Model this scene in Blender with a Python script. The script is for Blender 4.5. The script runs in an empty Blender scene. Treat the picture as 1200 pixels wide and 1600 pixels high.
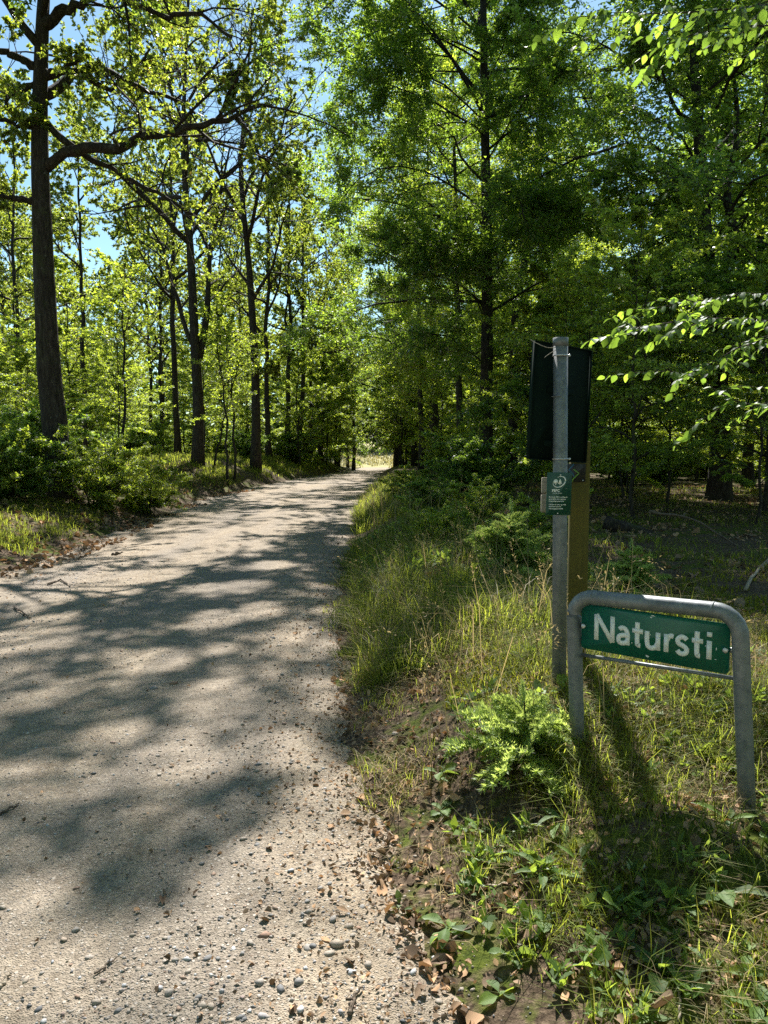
import bpy, math, random
import numpy as np
from mathutils import Vector, Matrix

# ------------------------------------------------------------------ camera, sky, sun, exposure
SC = bpy.context.scene
COL = SC.collection
PITCH = math.radians(4.53)
CAMZ = 1.5
FPX = 1200.0
cam_d = bpy.data.cameras.new('camera')
cam_d.sensor_fit = 'VERTICAL'; cam_d.sensor_height = 36.0; cam_d.sensor_width = 27.0
cam_d.lens = 36.0 * FPX / 1600.0
cam_d.clip_start = 0.05; cam_d.clip_end = 3000
cam = bpy.data.objects.new('camera', cam_d); COL.objects.link(cam)
cam.location = (0, 0, CAMZ); cam.rotation_euler = (math.pi / 2 - PITCH, 0, 0)
SC.camera = cam

SUN_EL = math.radians(48.0)
SUN_AZ = math.radians(1.0)          # to the right of straight ahead (+Y)
SDIR = np.array([math.sin(SUN_AZ) * math.cos(SUN_EL), math.cos(SUN_AZ) * math.cos(SUN_EL), math.sin(SUN_EL)])
W = bpy.data.worlds.new('World'); SC.world = W; W.use_nodes = True
wn = W.node_tree.nodes; wl = W.node_tree.links
bg = wn['Background']
sky = wn.new('ShaderNodeTexSky'); sky.sky_type = 'NISHITA'; sky.sun_disc = False
sky.sun_elevation = SUN_EL; sky.sun_rotation = SUN_AZ
sky.air_density = 1.0; sky.dust_density = 0.2; sky.ozone_density = 1.0
tint = wn.new('ShaderNodeMixRGB'); tint.blend_type = 'MULTIPLY'; tint.inputs[0].default_value = 1.0; tint.inputs[2].default_value = (0.88, 1.04, 0.98, 1)
wl.new(sky.outputs[0], tint.inputs[1]); wl.new(tint.outputs[0], bg.inputs[0]); bg.inputs[1].default_value = 0.064
sd = bpy.data.lights.new('sun', 'SUN'); sd.energy = 5.0; sd.angle = math.radians(0.53); sd.color = (1, 0.965, 0.91)
sun = bpy.data.objects.new('sun', sd); COL.objects.link(sun)
sun.rotation_euler = Vector(-SDIR).to_track_quat('-Z', 'Y').to_euler(); sun.location = (0, 30, 40)
vs = SC.view_settings
vs.view_transform = 'Standard'; vs.look = 'None'; vs.gamma = 1.0; vs.use_curve_mapping = False
vs.exposure = 1.42
cy = SC.cycles
cy.max_bounces = 5; cy.diffuse_bounces = 3; cy.glossy_bounces = 1; cy.transmission_bounces = 3; cy.transparent_max_bounces = 4
cy.caustics_reflective = False; cy.caustics_refractive = False
cy.use_denoising = False          # 128 samples leave only a fine, film-like grain; denoising smears the leaves
cy.sample_clamp_indirect = 4.0
SC.render.filter_size = 1.2

# ------------------------------------------------------------------ helpers
RNG = np.random.default_rng(7)
random.seed(7)
def nrm(v):
    v = np.asarray(v, float)
    return v / np.maximum(np.linalg.norm(v, axis=-1, keepdims=True), 1e-9)
def sstep(a, b, x):
    t = np.clip((np.asarray(x, float) - a) / (b - a), 0, 1); return t * t * (3 - 2 * t)
def vnoise(x, y, seed=0):
    x = np.asarray(x, float); y = np.asarray(y, float)
    xi = np.floor(x).astype(np.int64); yi = np.floor(y).astype(np.int64)
    fx = x - xi; fy = y - yi; fx = fx * fx * (3 - 2 * fx); fy = fy * fy * (3 - 2 * fy)
    def h(a, b):
        n = (a * 374761393 + b * 668265263 + seed * 974711) & 0x7fffffff
        n = ((n ^ (n >> 13)) * 1274126177) & 0x7fffffff
        return ((n ^ (n >> 16)) & 0xffff) / 65535.0
    return (h(xi, yi) * (1 - fx) + h(xi + 1, yi) * fx) * (1 - fy) + (h(xi, yi + 1) * (1 - fx) + h(xi + 1, yi + 1) * fx) * fy
def fbm(x, y, seed=0, o=3):
    s = 0; a = 0.5
    for i in range(o):
        s = s + a * (vnoise(x, y, seed + i) - 0.5); x = x * 2.03; y = y * 2.03; a *= 0.5
    return s
def ray(px, py):
    cx = (px - 600) / FPX; cyy = (800 - py) / FPX
    c, s = math.cos(PITCH), math.sin(PITCH)
    return np.array([cx, c + cyy * s, cyy * c - s])
def P(px, py, D):
    """world point seen in the photograph at (px,py), D metres ahead"""
    r = ray(px, py); return np.array([0, 0, CAMZ]) + r * (D / r[1])

# ------------------------------------------------------------------ materials
MATS = {}
class NT:
    def __init__(s, name):
        s.m = bpy.data.materials.new(name); s.m.use_nodes = True; MATS[name] = s.m
        s.n = s.m.node_tree.nodes; s.l = s.m.node_tree.links; s.n.clear()
        s.out = s.n.new('ShaderNodeOutputMaterial')
    def add(s, t, **kw):
        n = s.n.new(t)
        for k, v in kw.items():
            if k.startswith('_'): setattr(n, k[1:], v)
            else:
                n.inputs[int(k[1:]) if k[0] == 'i' and k[1:].isdigit() else k].default_value = v
        return n
    def link(s, a, b): s.l.new(a, b)
    def noise(s, scale, detail=4, rough=0.6, vec=None, dist=0.0):
        n = s.add('ShaderNodeTexNoise'); n.inputs['Scale'].default_value = scale; n.inputs['Detail'].default_value = detail
        n.inputs['Roughness'].default_value = rough; n.inputs['Distortion'].default_value = dist
        if vec is not None: s.link(vec, n.inputs['Vector'])
        return n.outputs['Fac']
    def ramp(s, fac, stops, interp='LINEAR'):
        r = s.add('ShaderNodeValToRGB'); r.color_ramp.interpolation = interp
        e = r.color_ramp.elements
        while len(e) < len(stops): e.new(0.5)
        for k, (p, c) in enumerate(stops):
            e[k].position = p; e[k].color = (c[0], c[1], c[2], 1)
        s.link(fac, r.inputs[0]); return r.outputs[0]
    def mix(s, fac, a, b, mode='MIX'):
        m = s.add('ShaderNodeMixRGB'); m.blend_type = mode
        for k, v in ((0, fac), (1, a), (2, b)):
            if isinstance(v, (int, float)): m.inputs[k].default_value = v
            elif isinstance(v, tuple): m.inputs[k].default_value = (v[0], v[1], v[2], 1)
            else: s.link(v, m.inputs[k])
        return m.outputs[0]
    def bump(s, h, strength, dist):
        b = s.add('ShaderNodeBump'); b.inputs['Strength'].default_value = strength; b.inputs['Distance'].default_value = dist
        s.link(h, b.inputs['Height']); return b.outputs[0]
    def principled(s, col, rough=0.8, normal=None, spec=0.3, metal=0.0):
        p = s.add('ShaderNodeBsdfPrincipled')
        if isinstance(col, tuple): p.inputs['Base Color'].default_value = (col[0], col[1], col[2], 1)
        else: s.link(col, p.inputs['Base Color'])
        if isinstance(rough, (int, float)): p.inputs['Roughness'].default_value = rough
        else: s.link(rough, p.inputs['Roughness'])
        p.inputs['Specular IOR Level'].default_value = spec; p.inputs['Metallic'].default_value = metal
        if normal is not None: s.link(normal, p.inputs['Normal'])
        s.link(p.outputs[0], s.out.inputs[0]); return p
    def obj(s): return s.add('ShaderNodeTexCoord').outputs['Object']
    def pos(s): return s.add('ShaderNodeNewGeometry').outputs['Position']

def leaf_mat(name, dif, trans, spread=0.35, tmix=0.5, gloss=0.04, rough=0.5, extra=None):
    t = NT(name)
    g = t.add('ShaderNodeNewGeometry'); oi = t.add('ShaderNodeObjectInfo')
    add = t.add('ShaderNodeMath', _operation='ADD'); t.link(g.outputs['Random Per Island'], add.inputs[0]); t.link(oi.outputs['Random'], add.inputs[1])
    fr = t.add('ShaderNodeMath', _operation='FRACT'); t.link(add.outputs[0], fr.inputs[0])
    r = fr.outputs[0]
    lo = lambda c: tuple(x * (1 - spread) for x in c); hi = lambda c: (c[0] * (1 + spread * 1.35), c[1] * (1 + spread), c[2] * (1 + spread * .6))
    stops = [(0.0, lo(dif)), (0.55, dif), (0.93, hi(dif))]; st2 = [(0.0, lo(trans)), (0.55, trans), (0.93, hi(trans))]
    if extra: stops.append((0.985, extra)); st2.append((0.985, tuple(x * 1.4 for x in extra)))
    cd = t.ramp(r, stops); ct = t.ramp(r, st2)
    d = t.add('ShaderNodeBsdfDiffuse'); t.link(cd, d.inputs[0])
    tr = t.add('ShaderNodeBsdfTranslucent'); t.link(ct, tr.inputs[0])
    m = t.add('ShaderNodeMixShader'); m.inputs[0].default_value = tmix
    t.link(d.outputs[0], m.inputs[1]); t.link(tr.outputs[0], m.inputs[2])
    gl = t.add('ShaderNodeBsdfGlossy'); gl.inputs['Roughness'].default_value = rough; gl.inputs[0].default_value = (1, 1, 1, 1)
    fz = t.add('ShaderNodeLayerWeight'); fz.inputs[0].default_value = 0.25
    mul = t.add('ShaderNodeMath', _operation='MULTIPLY_ADD'); t.link(fz.outputs['Fresnel'], mul.inputs[0]); mul.inputs[1].default_value = 0.2 if gloss > 0 else 0.02; mul.inputs[2].default_value = gloss * .4
    m2 = t.add('ShaderNodeMixShader'); t.link(mul.outputs[0], m2.inputs[0])
    t.link(m.outputs[0], m2.inputs[1]); t.link(gl.outputs[0], m2.inputs[2]); t.link(m2.outputs[0], t.out.inputs[0])
    return t.m

leaf_mat('oak_leaf', (0.068, 0.112, 0.020), (0.46, 0.57, 0.055), .40, .58, extra=(0.16, 0.11, 0.02))
leaf_mat('beech_leaf', (0.046, 0.098, 0.020), (0.38, 0.58, 0.05), .45, .56)
leaf_mat('young_sunlit_leaf', (0.062, 0.118, 0.022), (0.54, 0.68, 0.055), .42, .64)  # lighter leaf for saplings and sunlit crowns, sunlight put into the colour
leaf_mat('far_leaf', (0.035, 0.070, 0.020), (0.12, 0.19, 0.03), .4, .4, gloss=.0)
leaf_mat('near_beech_leaf', (0.045, 0.110, 0.022), (0.34, 0.54, 0.055), .5, .58, gloss=.03, rough=.5)
leaf_mat('grass_blade', (0.10, 0.135, 0.022), (0.40, 0.47, 0.055), .45, .5, gloss=.0, rough=.6, extra=(0.26, 0.20, 0.09))
leaf_mat('dry_grass', (0.36, 0.295, 0.165), (0.38, 0.30, 0.14), .35, .4, gloss=.0)
leaf_mat('moss', (0.15, 0.165, 0.018), (0.42, 0.42, 0.03), .4, .35, gloss=.0)
leaf_mat('dead_leaf', (0.30, 0.215, 0.15), (0.20, 0.11, 0.045), .65, .22, gloss=.0, rough=.6)
leaf_mat('herb_leaf', (0.09, 0.165, 0.04), (0.40, 0.54, 0.06), .4, .5, gloss=.02, rough=.6)
leaf_mat('needle', (0.20, 0.29, 0.085), (0.62, 0.76, 0.17), .3, .58, gloss=.04, rough=.5)
leaf_mat('meadow_grass', (0.330, 0.300, 0.120), (0.280, 0.250, 0.080), .3, .35)

def bark(name, c1, c2, moss=0.3):
    t = NT(name); o = t.pos()
    mp = t.add('ShaderNodeMapping'); mp.inputs['Scale'].default_value = (1, 1, .22); t.link(o, mp.inputs[0])
    n = t.noise(22, 6, .65, mp.outputs[0], .4); n2 = t.noise(5, 3, .6, o)
    c = t.ramp(n, [(.3, tuple(x * .35 for x in c1)), (.5, c1), (.75, c2)])
    f = t.ramp(n2, [(.52, (0, 0, 0)), (.72, (moss, moss, moss))])
    c = t.mix(f, c, (.06, .085, .02))
    c = t.mix(t.ramp(t.noise(14, 4, .65, o), [(.63, (0, 0, 0)), (.70, (.55, .55, .55))]), c, (.20, .20, .17))
    t.principled(c, .9, t.bump(n, 1.0, .03), .15)
bark('oak_bark', (.045, .036, .028), (.095, .082, .067), .35)
bark('beech_bark', (.036, .031, .025), (.075, .068, .058), .45)
bark('twig_bark', (.060, .045, .032), (.12, .095, .07), .1)

# ------------------------------------------------------------------ mesh building
def mk_mesh(name, verts, quads=None, tris=None, mat=None, smooth=False, mat_idx=None, mats=None):
    me = bpy.data.meshes.new(name)
    verts = np.asarray(verts, np.float32).reshape(-1, 3)
    quads = np.zeros((0, 4), np.int32) if quads is None or len(quads) == 0 else np.asarray(quads, np.int32)
    tris = np.zeros((0, 3), np.int32) if tris is None or len(tris) == 0 else np.asarray(tris, np.int32)
    nq, nt = len(quads), len(tris)
    me.vertices.add(len(verts)); me.vertices.foreach_set('co', verts.ravel())
    me.loops.add(nq * 4 + nt * 3); me.loops.foreach_set('vertex_index', np.concatenate([quads.ravel(), tris.ravel()]).astype(np.int32))
    me.polygons.add(nq + nt)
    me.polygons.foreach_set('loop_start', np.concatenate([np.arange(nq) * 4, nq * 4 + np.arange(nt) * 3]).astype(np.int32))
    me.polygons.foreach_set('loop_total', np.concatenate([np.full(nq, 4), np.full(nt, 3)]).astype(np.int32))
    if smooth: me.polygons.foreach_set('use_smooth', np.ones(nq + nt, bool))
    for m in (mats or ([mat] if mat else [])): me.materials.append(MATS[m])
    if mat_idx is not None: me.polygons.foreach_set('material_index', np.asarray(mat_idx, np.int32))
    me.update(calc_edges=True)
    return me
def link(name, me, parent=None, loc=None):
    o = bpy.data.objects.new(name, me); COL.objects.link(o)
    if parent is not None: o.parent = parent
    if loc is not None: o.location = [float(v) for v in loc]
    return o
def tag(o, label=None, cat=None, group=None, kind=None):
    if label: o['label'] = label
    if cat: o['category'] = cat
    if group: o['group'] = group
    if kind: o['kind'] = kind
    return o
def empty(name, loc=(0, 0, 0), rz=0, label=None, cat=None, group=None):
    e = bpy.data.objects.new(name, None); COL.objects.link(e)
    e.location = [float(v) for v in loc]; e.rotation_euler = (0, 0, rz); e.empty_display_size = .1
    return tag(e, label, cat, group)
class Geo:
    """collects vertices and faces of ONE part"""
    def __init__(s): s.v = []; s.q = []; s.t = []; s.n = 0
    def add(s, v, q=None, t=None):
        v = np.asarray(v, float).reshape(-1, 3)
        if q is not None and len(q): s.q.append(np.asarray(q) + s.n)
        if t is not None and len(t): s.t.append(np.asarray(t) + s.n)
        s.v.append(v); s.n += len(v)
    def arrays(s):
        return (np.concatenate(s.v) if s.v else np.zeros((0, 3)), np.concatenate(s.q) if s.q else None, np.concatenate(s.t) if s.t else None)
    def build(s, name, mat, parent=None, smooth=False, loc=None):
        v, q, t = s.arrays()
        return link(name, mk_mesh(name, v, q, t, mat, smooth), parent, loc)
def tubes(pts, rad, k, jitter=0.0, rng=RNG, cap=True):
    """batch of polylines pts (B,n,3), rad (B,n) -> verts, quads, tris"""
    pts = np.asarray(pts, float); rad = np.asarray(rad, float)
    B, n, _ = pts.shape
    T = nrm(np.gradient(pts, axis=1)); m = nrm(T.mean(1))
    ref = np.where(np.abs(m[:, 2:3]) > .75, np.array([[1., 0, 0]]), np.array([[0, 0, 1.]]))
    U = nrm(np.cross(T, ref[:, None, :])); V = np.cross(T, U)
    a = np.arange(k) / k * 2 * math.pi
    rr = rad[:, :, None] * (1 + jitter * rng.uniform(-1, 1, (B, n, k)))
    v = pts[:, :, None, :] + rr[..., None] * (np.cos(a)[None, None, :, None] * U[:, :, None, :] + np.sin(a)[None, None, :, None] * V[:, :, None, :])
    base = (np.arange(B) * n * k)[:, None, None]
    i = (np.arange(n - 1) * k)[None, :, None]; j = np.arange(k)[None, None, :]; j2 = (j + 1) % k
    q = np.stack([base + i + j, base + i + j2, base + i + k + j2, base + i + k + j], -1).reshape(-1, 4)
    tr = []
    if cap:
        for e, fl in ((0, True), (n - 1, False)):
            for x in range(1, k - 1):
                b0 = np.arange(B) * n * k + e * k
                tr.append(np.stack([b0, b0 + x + (1 if fl else 0), b0 + x + (0 if fl else 1)], -1))
    return v.reshape(-1, 3), q, (np.concatenate(tr) if tr else None)
def box(c, ex, ey, ez, sx, sy, sz):
    c = np.asarray(c, float); v = []
    for z in (-.5, .5):
        for x, y in ((-.5, -.5), (.5, -.5), (.5, .5), (-.5, .5)):
            v.append(c + np.asarray(ex) * x * sx + np.asarray(ey) * y * sy + np.asarray(ez) * z * sz)
    return np.array(v), [(3, 2, 1, 0), (4, 5, 6, 7), (0, 1, 5, 4), (1, 2, 6, 5), (2, 3, 7, 6), (3, 0, 4, 7)]
def catmull(p, m=6):
    p = np.asarray(p, float); p = np.concatenate([[2 * p[0] - p[1]], p, [2 * p[-1] - p[-2]]]); out = []
    for i in range(1, len(p) - 2):
        for t in np.arange(m) / m:
            out.append(.5 * (2 * p[i] + (p[i + 1] - p[i - 1]) * t + (2 * p[i - 1] - 5 * p[i] + 4 * p[i + 1] - p[i + 2]) * t ** 2 + (3 * p[i] - p[i - 1] - 3 * p[i + 1] + p[i + 2]) * t ** 3))
    out.append(p[-2]); return np.array(out)
def resample(p, n):
    p = np.asarray(p, float); d = np.concatenate([[0], np.cumsum(np.linalg.norm(np.diff(p, axis=0), axis=1))])
    t = np.linspace(0, d[-1], n); return np.stack([np.interp(t, d, p[:, i]) for i in range(p.shape[1])], 1)

# ------------------------------------------------------------------ terrain
_er = np.array([(-20, .9), (0, .55), (1.9, .22), (2.7, .02), (3.95, -.19), (7.3, -.40), (12.4, -.54), (18, -.66), (27, -.55), (38, -.3), (70, .2), (74, .3), (90, 3), (130, 14)])
_el = np.array([(-20, -5.6), (0, -5.2), (9.3, -4.75), (12, -4.7), (14.5, -4.85), (17, -4.95), (23, -5.2), (28, -4.9), (33, -4.4), (45, -3.5), (62, -2.8), (74, -2.6), (90, -1.0), (130, 8)])
_pz = np.array([(-20, 0), (0, 0), (9, 0), (17, .12), (34, .2), (50, .1), (70, -.2), (78, -.2), (130, 1.7), (200, 5), (700, 25)])
_hr = np.array([(-20, .15), (0, .15), (2.2, .17), (2.8, .2), (3.5, .40), (5, .38), (8, .35), (15, .38), (25, .42), (45, .5), (68, .35), (78, .05)])
_hl = np.array([(-20, .3), (0, .3), (9, .36), (15, .6), (22, .95), (27, 1.08), (60, .95), (72, .35), (78, .05)])
def er(y): return np.interp(y, _er[:, 0], _er[:, 1]) + .20 * fbm(np.asarray(y) * 1.2, np.asarray(y) * 0, 3, 2)
def el(y): return np.interp(y, _el[:, 0], _el[:, 1]) + .35 * fbm(np.asarray(y) * .7, np.asarray(y) * 0, 5)
def pz(y):
    y = np.asarray(y, float); s = 0
    for d in (-3, 0, 3): s = s + np.interp(y + d, _pz[:, 0], _pz[:, 1])
    return s / 3
def ground_z(x, y):
    x = np.asarray(x, float); y = np.asarray(y, float)
    dr = x - er(y); dl = el(y) - x
    z = pz(y)
    n = fbm(x * .9, y * .9, 11, 4)
    z = z + np.interp(y, _hr[:, 0], _hr[:, 1]) * sstep(-.05, 1.0, dr) + sstep(.3, 2, dr) * (.12 * n + .5 * fbm(x * .12, y * .12, 21) * sstep(2, 8, dr))
    hl = np.interp(y, _hl[:, 0], _hl[:, 1])
    z = z + hl * (.35 * sstep(-.05, .7, dl) + .65 * sstep(.2, 2.4, dl)) + sstep(.3, 2, dl) * (.12 * n + .5 * fbm(x * .12, y * .12, 22) * sstep(3, 9, dl))
    d = np.maximum(dr, dl)
    z = z - .07 * (1 - sstep(-.35, .12, d)) + .03 * fbm(x * 5, y * 5, 31, 3) * sstep(-.1, .3, d)
    z = z + .10 * np.exp(-((x - .98) ** 2 + (y - 2.45) ** 2) / .05)
    return z
def path_z(x, y):
    x = np.asarray(x, float); y = np.asarray(y, float)
    d = np.maximum(x - er(y), el(y) - x)
    return pz(y) + .05 * fbm(x * .9, y * .35, 41) + .022 * fbm(x * 6, y * 6, 42, 4) - .16 * sstep(-.15, .5, d + .6 * fbm(x * 3, y * 3, 43, 4))
def surf(x, y): return np.maximum(ground_z(x, y), path_z(x, y))
def G(px, py, dmin=1.2):
    r = ray(px, py); o = np.array([0, 0, CAMZ])
    t = np.concatenate([np.arange(dmin, 12, .01), np.arange(12, 140, .05)]); p = o + r * (t / r[1])[:, None]
    h = surf(p[:, 0], p[:, 1]); k = np.argmax(p[:, 2] <= h); return p[k] if p[k][2] <= h[k] else p[-1]
def at(x, y): return np.array([x, y, float(surf(x, y))])
def ground_normal(x, y, e=.03):
    zx = (surf(x + e, y) - surf(x - e, y)) / (2 * e); zy = (surf(x, y + e) - surf(x, y - e)) / (2 * e)
    return nrm(np.stack([-zx, -zy, np.ones_like(zx)], -1))

def grid_mesh(X, Y, fz):
    xx, yy = (X, Y) if X.ndim == 2 else np.meshgrid(X, Y)
    v = np.stack([xx, yy, fz(xx, yy)], -1).reshape(-1, 3); ny, nx = xx.shape
    i = np.arange(ny - 1)[:, None] * nx + np.arange(nx - 1)[None, :]
    return v, np.stack([i, i + 1, i + nx + 1, i + nx], -1).reshape(-1, 4)

# forest floor material
t = NT('forest_floor'); o = t.pos()
n1 = t.noise(1.3, 4, .6, o); n2 = t.noise(38, 5, .7, o); n3 = t.noise(9, 4, .6, o)
soil = t.ramp(n2, [(.3, (.022, .015, .010)), (.5, (.085, .060, .040)), (.68, (.19, .14, .095))])
mossc = t.ramp(n2, [(.3, (.025, .04, .008)), (.55, (.085, .105, .016)), (.75, (.15, .16, .03))])
fm = t.mix(.5, n1, n3)
f = t.ramp(fm, [(.49, (0, 0, 0)), (.58, (1, 1, 1))])
c = t.mix(f, soil, mossc)
t.principled(c, .95, t.bump(n2, .9, .02), .1)
# path material: sandy gravel with fine grit, leaf crumbs and tyre tracks
t = NT('gravel_path'); o = t.pos()
mp = t.add('ShaderNodeMapping'); mp.inputs['Scale'].default_value = (1.5, .22, 1); t.link(o, mp.inputs[0])
n1 = t.noise(.9, 5, .6, mp.outputs[0]); n2 = t.noise(55, 6, .75, o); n4 = t.noise(6, 5, .65, o); n5 = t.noise(220, 3, .6, o)
vo = t.add('ShaderNodeTexVoronoi'); vo.inputs['Scale'].default_value = 70; t.link(o, vo.inputs['Vector'])
vo2 = t.add('ShaderNodeTexVoronoi'); vo2.inputs['Scale'].default_value = 170; t.link(o, vo2.inputs['Vector'])
sand = t.ramp(n4, [(.30, (.215, .168, .12)), (.50, (.325, .262, .192)), (.72, (.395, .33, .25))])
sand = t.mix(t.ramp(n1, [(.42, (0, 0, 0)), (.62, (.75, .75, .75))]), sand, (.25, .215, .18))
n6 = t.noise(17, 5, .7, o)
sand = t.mix(t.ramp(n6, [(.54, (0, 0, 0)), (.68, (.75, .75, .75))]), sand, (.15, .118, .085))
sand = t.mix(.75, sand, t.ramp(n2, [(.3, (.38, .36, .34)), (.5, (1, 1, 1)), (.72, (1.4, 1.38, 1.34))]), 'MULTIPLY')
sp = t.add('ShaderNodeSeparateColor'); t.link(vo.outputs['Color'], sp.inputs[0])
pc = t.ramp(sp.outputs[0], [(.0, (.13, .12, .11)), (.3, (.26, .225, .19)), (.6, (.36, .31, .25)), (1, (.46, .41, .36))])
inside = t.ramp(vo.outputs['Distance'], [(.30, (1, 1, 1)), (.42, (0, 0, 0))])
pick = t.ramp(sp.outputs[1], [(.45, (0, 0, 0)), (.5, (1, 1, 1))])
pf = t.mix(1.0, inside, pick, 'MULTIPLY')
c = t.mix(pf, sand, pc)
hh = t.mix(.5, t.mix(.5, n2, t.ramp(vo2.outputs['Distance'], [(.1, (1, 1, 1)), (.6, (0, 0, 0))])), pf, 'ADD')
t.principled(c, .93, t.bump(hh, .7, .014), .12)
t = NT('meadow'); o = t.pos()
t.principled(t.ramp(t.noise(1.5, 5, .7, o), [(.3, (.20, .19, .075)), (.6, (.36, .32, .15)), (.8, (.42, .38, .2))]), .95, None, .1)

def sp_axis(lo, hi, d0, g):
    """positions from 0 outwards, spacing growing"""
    a = [0.0]; d = d0
    while a[-1] < hi: a.append(a[-1] + d); d *= g
    b = [0.0]; d = d0
    while b[-1] > lo: b.append(b[-1] - d); d *= g
    return np.array(sorted(set(b[1:] + a)))
ys = np.concatenate([np.arange(-14, 1.5, .4), np.arange(1.5, 6, .06), np.arange(6, 16, .16), np.arange(16, 40, .35), np.arange(40, 100, .8), np.geomspace(100, 700, 40)])
xs = sp_axis(-300, 300, .065, 1.036)
v, q = grid_mesh(xs, ys, ground_z)
tag(link('ground', mk_mesh('ground', v, q, None, 'forest_floor', True)), kind='structure')
yp = np.concatenate([np.arange(-12, 1.5, .25), np.arange(1.5, 6, .04), np.arange(6, 16, .1), np.arange(16, 40, .3), np.arange(40, 79, .5)])
u = np.linspace(0, 1, 140)
A = el(yp) - .6; B_ = er(yp) + .6
XX = A[:, None] + (B_ - A)[:, None] * u[None, :]; YY = np.repeat(yp[:, None], len(u), 1)
v, q = grid_mesh(XX, YY, path_z)
tag(link('path', mk_mesh('path', v, q, None, 'gravel_path', True)), kind='structure')
ym = np.arange(74, 190, 1.0); xm = np.arange(-30, 60, 1.0)
def meadow_z(x, y): return ground_z(x, y) + .05 - .4 * (1 - sstep(74, 80, y)) * (1 - sstep(-3.2, -2.6, x) * (1 - sstep(.2, .9, x)))
v, q = grid_mesh(xm, ym, meadow_z)
tag(link('meadow', mk_mesh('meadow', v, q, None, 'meadow', True)), kind='structure')

# ------------------------------------------------------------------ trees: growing
def grow(PP, RR, nch, t0, t1, lenf, ang, flat, up, wig, npt, rf, rng, az0=None, droop=0.0, minr=.004):
    B, n, _ = PP.shape
    t = t0 + (t1 - t0) * (np.arange(nch)[None] + rng.uniform(.1, .9, (B, nch))) / nch
    fi = np.clip(t * (n - 1), 0, n - 1.001); i0 = fi.astype(int); fr = (fi - i0)[..., None]
    bi = np.arange(B)[:, None]
    st = PP[bi, i0] * (1 - fr) + PP[bi, i0 + 1] * fr
    r0 = RR[bi, i0] * (1 - fr[..., 0]) + RR[bi, i0 + 1] * fr[..., 0]
    T = nrm(PP[bi, i0 + 1] - PP[bi, i0])
    plen = np.linalg.norm(np.diff(PP, axis=1), axis=2).sum(1)[:, None]
    L = lenf(t, plen) * rng.uniform(.75, 1.25, t.shape)
    zup = np.array([0, 0, 1.])
    if az0 is not None:
        az = az0 + np.arange(nch)[None] * 2.39996 + rng.uniform(-.4, .4, t.shape)
        perp = np.stack([np.cos(az), np.sin(az), 0 * az], -1)
    else:
        hz = np.cross(T, zup); hl = np.linalg.norm(hz, axis=-1, keepdims=True); hz = np.where(hl > .05, hz / np.maximum(hl, 1e-6), np.array([1., 0, 0]))
        sgn = np.where((np.arange(nch)[None] + rng.integers(0, 2, (B, 1))) % 2 == 0, 1., -1.)[..., None]
        rp = nrm(np.cross(T, rng.normal(size=T.shape)))
        perp = nrm(hz * sgn * flat + rp * (1 - flat))
    a = ang(t) if callable(ang) else ang
    a = (a + rng.uniform(-.2, .2, t.shape))[..., None]
    d = np.cos(a) * T + np.sin(a) * perp
    d[..., 2] = d[..., 2] * (1 - .7 * flat) + up
    d = nrm(d).reshape(-1, 1, 3); B2 = d.shape[0]
    w = np.cumsum(rng.normal(size=(B2, npt - 1, 3)) * wig, axis=1); w[..., 2] *= (1 - .4 * flat)
    dr = (np.arange(npt - 1) / (npt - 1))[None, :, None] * np.array([0, 0, -droop])
    dd = nrm(d + w + dr)
    seg = (L.reshape(-1, 1, 1) / (npt - 1)) * dd
    pts = np.concatenate([st.reshape(-1, 1, 3), st.reshape(-1, 1, 3) + np.cumsum(seg, 1)], 1)
    rr = np.maximum(np.minimum(r0.reshape(-1, 1) * .8, L.reshape(-1, 1) * rf), minr) * np.linspace(1, .28, npt)[None]
    return pts, np.maximum(rr, minr * .5)
def leaves(PP, m, L, Wd, flat, rng, t0=.15, tuft=0.0):
    B, n, _ = PP.shape
    t = rng.uniform(t0, 1, (B, m))
    if tuft: t = 1 - (1 - t) * rng.uniform(0, 1, t.shape) ** tuft
    fi = np.clip(t * (n - 1), 0, n - 1.001); i0 = fi.astype(int); fr = (fi - i0)[..., None]; bi = np.arange(B)[:, None]
    p = PP[bi, i0] * (1 - fr) + PP[bi, i0 + 1] * fr
    T = nrm(PP[bi, i0 + 1] - PP[bi, i0])
    hz = nrm(np.cross(T, np.array([0, 0, 1.])) + 1e-4); sg = rng.choice([-1., 1.], (B, m, 1))
    rnd = rng.normal(size=p.shape)
    ax = nrm(T * .55 + hz * sg * (.85 * flat + .2) + rnd * (.25 + .55 * (1 - flat)) + np.array([0, 0, -.18]))
    nr = nrm(np.array([0, 0, 1.]) * (.35 + flat) + rng.normal(size=p.shape) * (.38 + .5 * (1 - flat)))
    return p.reshape(-1, 3), ax.reshape(-1, 3), nr.reshape(-1, 3), L * rng.uniform(.65, 1.2, B * m), Wd * rng.uniform(.75, 1.15, B * m)
def leaf_quads(p, ax, nr, L, Wd):
    s = nrm(np.cross(ax, nr)); nn = np.cross(s, ax)
    L = L[:, None]; Wd = Wd[:, None]
    mid = p + ax * L * .48 + nn * (.12 * Wd)
    tip = p + ax * L - nn * (.06 * L)
    v = np.stack([p, mid + s * Wd * .5, tip, mid - s * Wd * .5], 1).reshape(-1, 3)
    return v, np.arange(len(p) * 4).reshape(-1, 4)
def leaf_tris(p, ax, nr, L, Wd):
    s = nrm(np.cross(ax, nr)); b = p + ax * (L * .12)[:, None]
    v = np.stack([b + s * Wd[:, None] * .5, p + ax * L[:, None], b - s * Wd[:, None] * .5], 1).reshape(-1, 3)
    return v, np.arange(len(p) * 3).reshape(-1, 3)
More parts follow.
